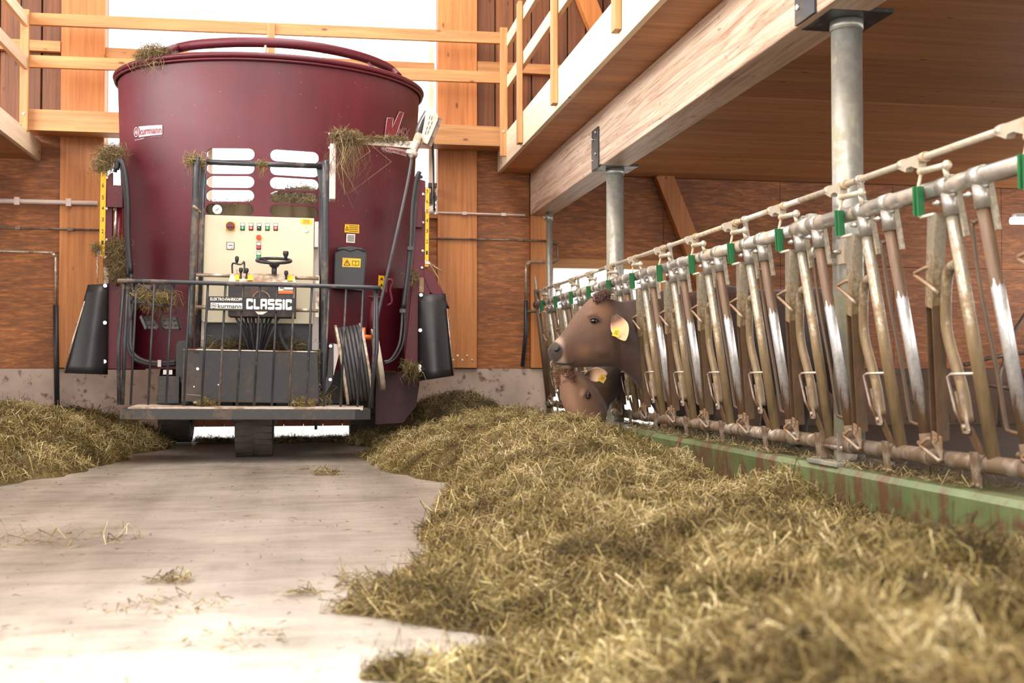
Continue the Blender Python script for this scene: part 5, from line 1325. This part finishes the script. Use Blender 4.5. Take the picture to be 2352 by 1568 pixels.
def earfn(tan, edge):
    def f(n):
        c = np.zeros((n, 3)); k = 9
        for i in range(n):
            j = i % k; r = i//k/10.0; s = abs(j-4)/4
            c[i] = edge*(s**2*.6+.4*(1-s))+tan*(1-(s**2*.6+.4*(1-s)))
            f_ = min(1, max(0, (r-.2)/.25)); c[i] = c[i]*f_+BR_M*(1-f_)
        return c
    return f
er = P(1410, 722, Y=YC1-.10); et = P(1437, 783, Y=YC1-.31)
eo = fur_object('ear', ear_mesh(er, et, (-.45, -.85, .30), .068), cw, earfn(C_(200, 146, 98), C_(222, 190, 154)))
eartag(cw, P(1416, 763, Y=YC1-.275), (-.35, -.9, .2), (.25, -.1, .95))
fur_object('ear', ear_mesh(P(1408, 722, Y=YC1+.10), P(1445, 760, Y=YC1+.27), (-.6, .7, .2), .055), cw, earfn(BR_M, BR_L))
# --- the second cow, eating, head lowered towards the camera
cw2 = thing('cow', (3.1, 9.0, 0.06), 'lighter fawn cow eating hay with its head lowered below the first', 'cow', None)
poll2 = P(1311, 868, Y=8.55); muz2 = P(1326, 1010, Y=8.28)
x2 = (poll2-muz2).normalized()
lx = (np.array(pl(1395, 745))-np.array(pl(1258, 812))); lx = Vector(lx).normalized()
faceup = Vector((-0.66, -0.62, 0.36)); faceup = (faceup-x2*faceup.dot(x2)).normalized()
lz = Vector((0, 0, 1)); lz = (lz-lx*lz.dot(lx)).normalized(); ly = lz.cross(lx)
A_ = Matrix((lx, ly, lz)).transposed(); y2 = faceup.cross(x2); B_ = Matrix((x2, y2, faceup)).transposed()
sc2 = 1.04
T2 = (Matrix.Translation(poll2) @ (B_ @ A_.inverted()).to_4x4()) @ Matrix.Scale(sc2, 4) @ Matrix.Translation(-Vector(pl(1393, 705)))
mb = MB(); head_solid(mb, T2)
c0_ = T2 @ Vector(pl(1400, 745)); c1_ = T2 @ Vector(pl(1420, 800))
capsule_chain(mb, [c0_, (c0_+c1_)/2+Vector((.10, .08, .02)), Vector((2.36, 8.86, .66)), Vector((2.6, 8.93, .78)), Vector((3.0, 9.05, .95))], [.105, .14, .17, .2, .26], 18)
body(mb, (3.05, 9.1, 1.0), (4.3, 9.75, 1.0), 1.3, .33)
T2i = T2.inverted()
def paint2(co):
    c, t = head_paint(co, T2i, C_(70, 51, 41), C_(154, 116, 90))
    f = sstep(co[:, 0], 2.15, 2.4); return c+(BR_D-c)*f[:, None]
smooth_body('body', mb, cw2, paint2, 0.012, 3)
head_bits(cw2, T2)
er = T2 @ Vector(pl(1402, 712, -.10)); et = P(1396, 858, Y=8.45)
fur_object('ear', ear_mesh(er, et, (-.3, -.85, .25), .062), cw2, earfn(C_(214, 170, 128), C_(232, 206, 176)))
eartag(cw2, P(1384, 868, Y=8.43), (-.2, -.95, .1), (.5, -.1, .9))
er = T2 @ Vector(pl(1402, 712, .10)); fur_object('ear', ear_mesh(er, er+Vector((.06, .15, -.03)), (-1, .2, .2), .045), cw2, earfn(BR_M, BR_L))
# hair tuft on the poll
def forelock(cow, T, n, col, spread=1.0, back=0.0):
    fr = MB(); r2_ = random.Random(5); R3 = T.to_3x3()
    for i in range(n):
        u, v = r2_.uniform(-1, 1), r2_.random()
        p0 = pl(1380, 681, .07*u*spread)+lx*(.13*(v-.55))-lz*.004*abs(u)-lz*.02*u*u-lz*.05*(v-.5)**2
        d = (-lx*r2_.uniform(-.3, 1)*-1+ly*(u*.5+r2_.uniform(-.4, .4))+lz*r2_.uniform(.05, .6)).normalized()
        if back: d = (d+lx*back).normalized()
        fr.tube([T @ (p0-lz*.006), T @ (p0+d*.022+lz*.012), T @ (p0+d*.052+lz*.002)], [.0045, .0036, .001], 4, caps=False)
    fo_ = mk('forelock', fr, 'fur', cow, kind='stuff'); at = fo_.data.color_attributes.new('Col', 'FLOAT_COLOR', 'POINT')
    at.data.foreach_set('color', np.tile([*col, 1], len(fo_.data.vertices)).astype(np.float32))
forelock(cw, T1, 620, C_(84, 55, 42)); forelock(cw2, T2, 520, C_(118, 82, 60), 0.9)
# ------------------------------------------------------------------ hay
def vnoise(x, y, s, seed):
    r = np.random.default_rng(seed); G = r.random((64, 64)); u, v = x/s+1000, y/s+1000
    i, j = np.floor(u).astype(int), np.floor(v).astype(int); fu, fv = u-i, v-j; fu = fu*fu*(3-2*fu); fv = fv*fv*(3-2*fv)
    g = lambda a, b: G[a % 64, b % 64]
    return (g(i, j)*(1-fu)+g(i+1, j)*fu)*(1-fv)+(g(i, j+1)*(1-fu)+g(i+1, j+1)*fu)*fv
def strands(pos, nor, ln, wd, lift=0.35, flow=None):
    """bent, tapering blades lying on a surface; returns vertices, quads, tone"""
    n = len(pos); rnd = rng.normal(size=(n, 3))
    if flow is not None: rnd = rnd+flow
    d = rnd-nor*(rnd*nor).sum(1)[:, None]; d /= np.linalg.norm(d, axis=1)[:, None]+1e-9
    d = d+nor*np.abs(rng.normal(0, lift, n))[:, None]; d /= np.linalg.norm(d, axis=1)[:, None]
    L = ln*rng.uniform(.45, 1.5, n); wv = np.cross(d, rng.normal(size=(n, 3))); wv /= np.linalg.norm(wv, axis=1)[:, None]+1e-9
    wv *= (wd*rng.uniform(.6, 1.5, n))[:, None]*.5
    bend = np.cross(d, rng.normal(size=(n, 3)))*(L*.3)[:, None]
    a = pos-d*(L*.5)[:, None]-nor*(L*.03)[:, None]; b = pos+bend+nor*(L*.06)[:, None]; c = pos+d*(L*.5)[:, None]-nor*(L*.10)[:, None]*rng.uniform(0, 1, n)[:, None]
    V = np.stack([a-wv*.6, a+wv*.6, b-wv, b+wv, c-wv*.35, c+wv*.35], 1).reshape(-1, 3)
    base = (np.arange(n)*6)[:, None]; Fq = np.concatenate([base+np.array([[0, 1, 3, 2]]), base+np.array([[2, 3, 5, 4]])])
    tone = np.repeat(np.clip(rng.normal(.5, .2, n)+(rng.random(n) < .06)*.35, .05, 1), 6)
    return V, Fq, tone
def hay_object(name, V, Q, tone, mat, loc, parent=None):
    me = bpy.data.meshes.new(name); V = np.asarray(V, np.float32); Q = np.asarray(Q, np.int32)
    loc = np.array(loc, np.float32)
    me.vertices.add(len(V)); me.vertices.foreach_set('co', (V-loc).ravel()); me.loops.add(Q.size); me.loops.foreach_set('vertex_index', Q.ravel())
    me.polygons.add(len(Q)); me.polygons.foreach_set('loop_start', np.arange(0, Q.size, 4, dtype=np.int32))
    me.update(calc_edges=True)
    at = me.attributes.new('tone', 'FLOAT', 'POINT'); at.data.foreach_set('value', np.asarray(tone, np.float32)); me.materials.append(M[mat])
    o = bpy.data.objects.new(name, me); COL.objects.link(o); o.location = loc.tolist(); return o
def heap(name, hf, x0, x1, y0, y1, step, nstr, ln, wd, mat, label, lift=.35, near=True, cat='hay', hmin=0.004, flow=None, floor=-0.01):
    xs = np.arange(x0, x1+step, step); ys = np.arange(y0, y1+step, step); X, Y = np.meshgrid(xs, ys); Z = hf(X, Y)
    ok = Z > hmin; nxn = len(xs); idx = np.arange(X.size).reshape(X.shape)
    q = np.stack([idx[:-1, :-1], idx[:-1, 1:], idx[1:, 1:], idx[1:, :-1]], -1).reshape(-1, 4)
    keep = ok.ravel()[q].any(1); q = q[keep]
    V0 = np.stack([X.ravel(), Y.ravel(), np.maximum(Z.ravel(), floor)], 1)
    used = np.unique(q); rem = -np.ones(X.size, int); rem[used] = np.arange(len(used)); V0 = V0[used]; q = rem[q]
    t0 = np.clip(.16+.25*(vnoise(V0[:, 0], V0[:, 1], .05, 3)-.3), 0, .45)
    # strands: more of them where the camera is close
    N = nstr*4; px = rng.uniform(x0, x1, N); py = rng.uniform(y0, y1, N); pz = hf(px, py)
    dist = np.sqrt(px**2+py**2+.4); w = np.clip((3.2/dist)**(1.0 if near else 0), .25, 2.2)/2.2
    m_ = (pz > hmin*.4) & (rng.random(N) < w); px, py, pz = px[m_][:nstr], py[m_][:nstr], pz[m_][:nstr]
    e = .02; gx = (hf(px+e, py)-hf(px-e, py))/(2*e); gy = (hf(px, py+e)-hf(px, py-e))/(2*e)
    nor = np.stack([-gx, -gy, np.ones_like(gx)], 1); nor /= np.linalg.norm(nor, axis=1)[:, None]
    V1, Q1, t1 = strands(np.stack([px, py, pz+.004], 1), nor, ln, wd, lift, flow)
    V1[:, 2] = np.maximum(V1[:, 2], 0.003); t1 = np.clip(t1+np.repeat(.55*(vnoise(px, py, .10, 51)-.5)+.45*(vnoise(px, py, .3, 52)-.5), 6), .02, 1)
    V = np.concatenate([V0, V1]); Q = np.concatenate([q, Q1+len(V0)]); tn = np.concatenate([t0, t1])
    o = hay_object(name, V, Q, tn, mat, ((x0+x1)/2, (y0+y1)/2, 0)); tag(o, label, cat, None, 'stuff'); return o
def dome(u): return np.clip(1-np.clip(u, 0, 1)**2, 0, 1)**.72
XLt = np.array([(0.4, .34), (1.6, .42), (2.3, .52), (2.6, .56), (2.82, .58), (3.06, .34), (3.22, .2), (3.33, .03), (3.46, .15), (3.95, .36), (4.27, .476), (4.67, .448), (5.3, .56), (6.04, .69), (6.95, .86), (7.27, .70), (7.94, .47), (8.6, .42), (9.25, .37), (9.8, .55), (10.6, .72)])
RG = np.array([(0.4, .8, .36), (1.2, 1.0, .345), (1.6, .9, .335), (2.1, 1.25, .285), (2.5, 1.4, .275), (2.8, 1.3, .24), (3.3, 1.2, .235), (4.0, 1.25, .215), (4.8, 1.25, .22), (5.5, 1.5, .265), (6.4, 1.62, .38), (6.8, 1.70, .425), (7.2, 1.66, .37), (7.9, 1.45, .20), (8.6, 1.45, .27), (9.5, 1.68, .37), (10.0, 1.65, .30), (10.6, 1.5, .2)])
RE = np.array([(0.4, .12), (2.2, .12), (3.0, .06), (3.6, .03), (4.1, .03), (4.5, .05), (4.9, .05), (5.4, .03), (5.9, .02), (6.6, .02), (7.5, .02), (8.5, .06), (9.5, .1), (10.6, .06)])
def windrow(x, y):
    xl = np.interp(y, XLt[:, 0], XLt[:, 1])+.05*(vnoise(x*0, y, .12, 8)-.5); xr = np.interp(y, RG[:, 0], RG[:, 1]); H = np.interp(y, RG[:, 0], RG[:, 2]); re = np.interp(y, RE[:, 0], RE[:, 1])
    H = H-.03
    left = H*dome((xr-x)/np.maximum(xr-xl, .05))**np.interp(y, [2.3, 3.0, 3.4, 3.9, 6.5, 8, 9.5], [1.2, 1.8, 1.9, 1.15, 1.0, 1.5, 1.9]); uu = np.clip((x-xr)/np.maximum(2.33-xr, .05), 0, 1); right = re+(H-re)*(1-uu**1.4)**1.5
    h = np.where(x < xr, left, right)
    k = np.clip(h/.12, 0, 1)
    h = h+k*(.09*(vnoise(x, y, .34, 1)-.5)+.075*(np.abs(vnoise(x, y, .17, 2)-.5)*-2+.5)+.035*(vnoise(x, y, .07, 5)-.5))
    h = h+.15*np.exp(-(((x-1.93)/.17)**2+((y-4.5)/.26)**2))+.11*np.exp(-(((x-2.13)/.10)**2+((y-6.3)/.12)**2))
    fade = np.clip((10.5-y)/.5, 0, 1)
    h = np.where(x < xl, -.02, h*fade); h = np.where(x > 2.41, -.02, h)
    return h
heap('hay_windrow', windrow, 0.0, 2.41, 0.75, 10.5, .028, 300000, .075, .0027, 'hay', 'long olive hay windrow beside the green kerb, from the front to the cows', .42)
HR = np.array([(7.0, .02), (7.3, .16), (7.9, .27), (8.8, .36), (9.6, .38), (10.3, .36), (11.2, .28), (11.9, .2)]); XRt = np.array([(7.0, -1.95), (7.3, -1.86), (7.82, -1.645), (9.03, -1.43), (9.6, -1.5), (10.46, -1.28), (11.0, -1.32), (11.9, -1.4)])
def leftpile(x, y):
    H = np.interp(y, HR[:, 0], HR[:, 1]); xe = np.interp(y, XRt[:, 0], XRt[:, 1])+.1*(vnoise(x*0, y, .2, 9)-.5)
    h = H*dome((x+2.5-0.0)/np.maximum(xe+2.5, .05)*(x > -2.5)); k = np.clip(h/.1, 0, 1)
    h = h+k*(.09*(vnoise(x, y, .36, 4)-.5)+.06*(vnoise(x, y, .16, 6)-.5))
    return np.where(x > xe, -.02, h)
heap('hay_heap', leftpile, -3.9, -1.2, 7.0, 11.9, .035, 70000, .085, .0042, 'hay', 'broad hay heap at the left edge below the strand board wall', .42, False)
def backpile(x, y):
    h = .46*dome(np.sqrt(((x-1.42)/.62)**2+((y-11.35)/.6)**2)); h = np.maximum(h, .16*dome(np.sqrt(((x-.95)/.62)**2+((y-10.9)/.8)**2)))
    h = np.maximum(h, .30*dome(np.sqrt(((x-1.9)/.5)**2+((y-10.7)/.5)**2)))
    k = np.clip(h/.1, 0, 1); h = h+k*(.07*(vnoise(x, y, .3, 14)-.5)+.05*(vnoise(x, y, .13, 16)-.5)); return np.where(h < .003, -.02, h)
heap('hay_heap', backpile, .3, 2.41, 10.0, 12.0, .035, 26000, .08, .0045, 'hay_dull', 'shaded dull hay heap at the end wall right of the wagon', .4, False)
def strip(x, y): return np.where((np.abs(y-11.3) < .22) & (x > -1.1) & (x < 1.0), .035*vnoise(x, y, .2, 21)*np.clip((.22-np.abs(y-11.3))/.1, 0, 1), -.02)
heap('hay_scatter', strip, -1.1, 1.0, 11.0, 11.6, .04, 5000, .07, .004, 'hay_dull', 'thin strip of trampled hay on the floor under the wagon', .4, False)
# small tufts lying on the aisle
def tuft(px, py, r, n, label, h=.03, mat='hay', ln=.06):
    c = P(px, py, Z=0); a = rng.uniform(0, 2*np.pi, n); q = np.sqrt(rng.random(n))*r
    pos = np.stack([c.x+q*np.cos(a)*1.3, c.y+q*np.sin(a), .004+h*(1-(q/r)**2)*rng.random(n)], 1); nor = np.tile([0, 0, 1.0], (n, 1))
    V, Q, t = strands(pos, nor, ln, .0032, .3); V[:, 2] = np.maximum(V[:, 2], .002)
    return tag(hay_object('hay_tuft', V, Q, t, mat, (c.x, c.y, 0)), label, 'hay', None, 'stuff')
def tongue(x, y):
    c = 2.60+.02*(vnoise(x, y*0, .15, 61)-.5); w = np.interp(x, [.12, .2, .45, .7], [.015, .05, .10, .16])
    return np.where((x > .12) & (x < .72), np.interp(x, [.12, .45, .7], [.012, .035, .08])*np.clip(1-((y-c)/w)**2, -.2, 1), -.02)
heap('hay_tuft', tongue, .1, .74, 2.4, 2.8, .02, 9000, .06, .0026, 'hay', 'low tongue of hay reaching onto the floor at the bottom edge', .4)
tuft(748, 1091, .07, 160, 'small hay tuft on the aisle in front of the wagon', .05)
tuft(700, 1079, .06, 14, 'few pale straws on the aisle near the small tuft', .01)
tuft(865, 1347, .10, 200, 'flat hay tuft on the bright floor beyond the windrow tail', .02)
tuft(820, 1325, .07, 40, 'few stalks on the floor behind the flat tuft', .01)
tuft(125, 1243, .28, 120, 'thin trail of stalks on the floor at the left', .01, ln=.1)
tuft(388, 1337, .06, 90, 'dark crumb of hay on the floor left of the bright patch', .012)
tuft(700, 1367, .05, 50, 'crumb of hay beside the tip of the windrow', .01)
tuft(400, 1392, .16, 110, 'scattered chaff on the floor at lower left', .008, ln=.035)
tuft(550, 1470, .12, 60, 'loose chaff on the bright floor patch', .008, ln=.035)
def chaff():
    n = 1600; x = rng.uniform(-2.6, .9, n); y = 2.2+8*rng.random(n)**1.3; pos = np.stack([x, y, np.full(n, .003)], 1); nor = np.tile([0, 0, 1.0], (n, 1))
    V, Q, t = strands(pos, nor, .035, .003, .05); V[:, 2] = np.clip(V[:, 2], .0015, .01)
    tag(hay_object('hay_chaff', V, Q, t, 'hay_dull', (-.9, 5, 0)), 'loose chaff and stalks strewn thinly over the aisle floor', 'chaff', None, 'stuff')
chaff()
def cover(name, pts, rad, n, ln, mat, label, drop=0.0, th=.05, wd=.0032):
    """hay caught along a line of points, some of it hanging down"""
    pts = np.array([list(p) for p in pts]); seg = rng.integers(0, len(pts)-1, n); u = rng.random(n)
    c = pts[seg]*(1-u)[:, None]+pts[seg+1]*u[:, None]+rng.normal(0, rad/2, (n, 3))*np.array([1, 1, .8]); nor = rng.normal(size=(n, 3))+np.array([0, -.3, 1.0]); nor /= np.linalg.norm(nor, axis=1)[:, None]
    V, Q, t = strands(c, nor, ln, wd, .4)
    if drop > 0:
        k = int(n*.35); sg = rng.integers(0, len(pts)-1, k); u = rng.random(k)
        c = pts[sg]*(1-u)[:, None]+pts[sg+1]*u[:, None]+rng.normal(0, rad/2, (k, 3)); L = drop*rng.random(k)**2*.9+.03; c[:, 2] -= L*.5
        nr = np.tile([0, -1.0, 0], (k, 1)); fl_ = np.tile([0, 0, 4.0], (k, 1)); V2, Q2, t2 = strands(c, nr, L, wd*.8, .1, fl_)
        Q = np.concatenate([Q, Q2+len(V)]); V = np.concatenate([V, V2]); t = np.concatenate([t, t2])
    return tag(hay_object(name, V, Q, t, mat, pts.mean(0)), label, 'hay', None, 'stuff')
cover('hay_tuft', [tub(P(322, 140, Y=10.1).x, ZT, -.02)+Vector((0, 0, .05)), tub(P(350, 130, Y=10.0).x, ZT, -.02)+Vector((0, 0, .08)), tub(P(378, 124, Y=9.9).x, ZT, -.02)+Vector((0, 0, .05))], .07, 1300, .09, 'hay_dull', 'hay clump caught on the wagon rim at the upper left', .18)
cover('hay_tuft', [P(238, 385, Y=10.0), P(252, 356, Y=10.05), P(268, 345, Y=10.15)], .08, 1500, .09, 'hay_dull', 'hay draped over the top of the left level scale', .12)
cover('hay_tuft', [P(268, 555, Y=9.95), P(270, 600, Y=9.95), P(274, 630, Y=9.95)], .075, 1700, .09, 'hay_dull', 'hay stuffed behind the left cylinder of the wagon', .12)
cover('hay_tuft', [P(222, 566, Y=9.96), P(222, 572, Y=9.96)], .03, 160, .07, 'hay_dull', 'wisp of hay at the foot of the left scale', .1)
cover('hay_tuft', [P(768, 310, Y=9.25), P(800, 316, Y=9.27), P(826, 321, Y=9.27)], .04, 1500, .09, 'hay_dull', 'matted hay hanging from the grey cable arm', .5)
cover('hay_tuft', [P(826, 317, Y=9.26), P(935, 319, Y=9.26)], .012, 420, .06, 'hay_dull', 'thin line of hay along the end of the cable arm', .05)
cover('hay_tuft', [P(432, 372, Y=9.15), P(446, 366, Y=9.17), P(462, 372, Y=9.22)], .03, 340, .08, 'hay', 'hay wisp on the left corner of the operator frame', .1)
cover('hay_tuft', [P(592, 376, Y=9.24), P(612, 378, Y=9.24)], .02, 150, .06, 'hay', 'hay wisp on the middle of the operator frame top bar', .12)
cover('hay_tuft', [P(312, 672, Y=9.55), P(345, 690, Y=9.5), P(400, 684, Y=9.5)], .05, 700, .1, 'hay', 'hay caught on the upper step treads behind the rail', .15)
cover('hay_tuft', [P(472, 800, Y=9.5), P(560, 792, Y=9.5), P(700, 795, Y=9.5)], .07, 1200, .1, 'hay_dull', 'dark hay lying on the motor cover under the hoses', .0)
cover('hay_tuft', [P(738, 808, Y=9.2), P(737, 880, Y=9.2), P(742, 925, Y=9.15)], .03, 320, .1, 'hay', 'hay in the gap beside the motor cover', .1)
cover('hay_tuft', [P(455, 922, Y=8.95), P(490, 925, Y=8.95)], .03, 160, .07, 'hay', 'hay on the platform by the left foot pad', 0)
cover('hay_tuft', [P(675, 924, Y=8.95), P(720, 926, Y=8.95)], .03, 220, .07, 'hay', 'hay on the platform by the right foot pad', 0)
cover('hay_tuft', [P(930, 838, Y=9.85), P(945, 846, Y=9.85), P(953, 858, Y=9.85)], .05, 600, .08, 'hay_dull', 'hay stuck beside the foot of the right rubber flap', .12)
cover('hay_tuft', [P(945, 628, Y=9.9), P(950, 640, Y=9.9)], .04, 250, .07, 'hay_dull', 'wisp of hay behind the right hose', .08)
cover('hay_tuft', [P(1272, 833, Y=YC1-.06), P(1290, 836, Y=YC1-.08)], .015, 60, .05, 'hay', 'stalks hanging from the mouth of the dark cow', .05)
def ontop(x, y): return np.where((x > 2.43) & (x < 2.64), .25+.012*vnoise(x, y, .15, 31)+.012*(vnoise(x, y, .5, 33)-.4), -.02)
def kerbhay():
    n = 9000; x = 2.43+.2*rng.random(n); y = 2.4+9.4*rng.random(n)**1.25; m_ = vnoise(x, y, .35, 34) > .30; x, y = x[m_], y[m_]
    pos = np.stack([x, y, .252+.012*rng.random(len(x))], 1); V, Q, t = strands(pos, np.tile([0, 0, 1.0], (len(x), 1)), .055, .003, .15)
    V[:, 2] = np.maximum(V[:, 2], .25)
    tag(hay_object('hay_scatter', V, Q, t, 'hay_dull', (2.5, 6, .25)), 'trampled hay on top of the green kerb under the fence', 'hay', None, 'stuff')
kerbhay()
# the load inside the tub, seen through the sight slots
def load(x, y):
    r = ((x-TC.x)/1.235)**2+((y-TC.y)/1.0)**2
    return np.where(r < 1, 2.13+.15*np.exp(-(((x+.1)/.35)**2+((y-10.3)/.4)**2))+.12*(vnoise(x, y, .3, 41)-.5), -.02)
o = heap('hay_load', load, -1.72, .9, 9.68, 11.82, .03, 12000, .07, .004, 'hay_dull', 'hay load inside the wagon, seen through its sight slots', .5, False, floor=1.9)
# ------------------------------------------------------------------ repeats share a group
GROUPS = {'feed_fence': 'sections of the feed fence', 'steel_column': 'steel columns along the feed fence', 'gallery_railing': 'timber gallery railings',
          'cow': 'cows at the feed fence', 'conduit': 'conduits on the end wall', 'water_pipe': 'pipes on the end wall', 'hay_heap': 'hay heaps on the floor',
          'hay_tuft': 'hay tufts caught on the wagon and lying on the floor'}
for o in bpy.context.scene.objects:
    k = o.name.split('.')[0]
    if o.parent is None and k in GROUPS and 'label' in o: o['group'] = GROUPS[k]
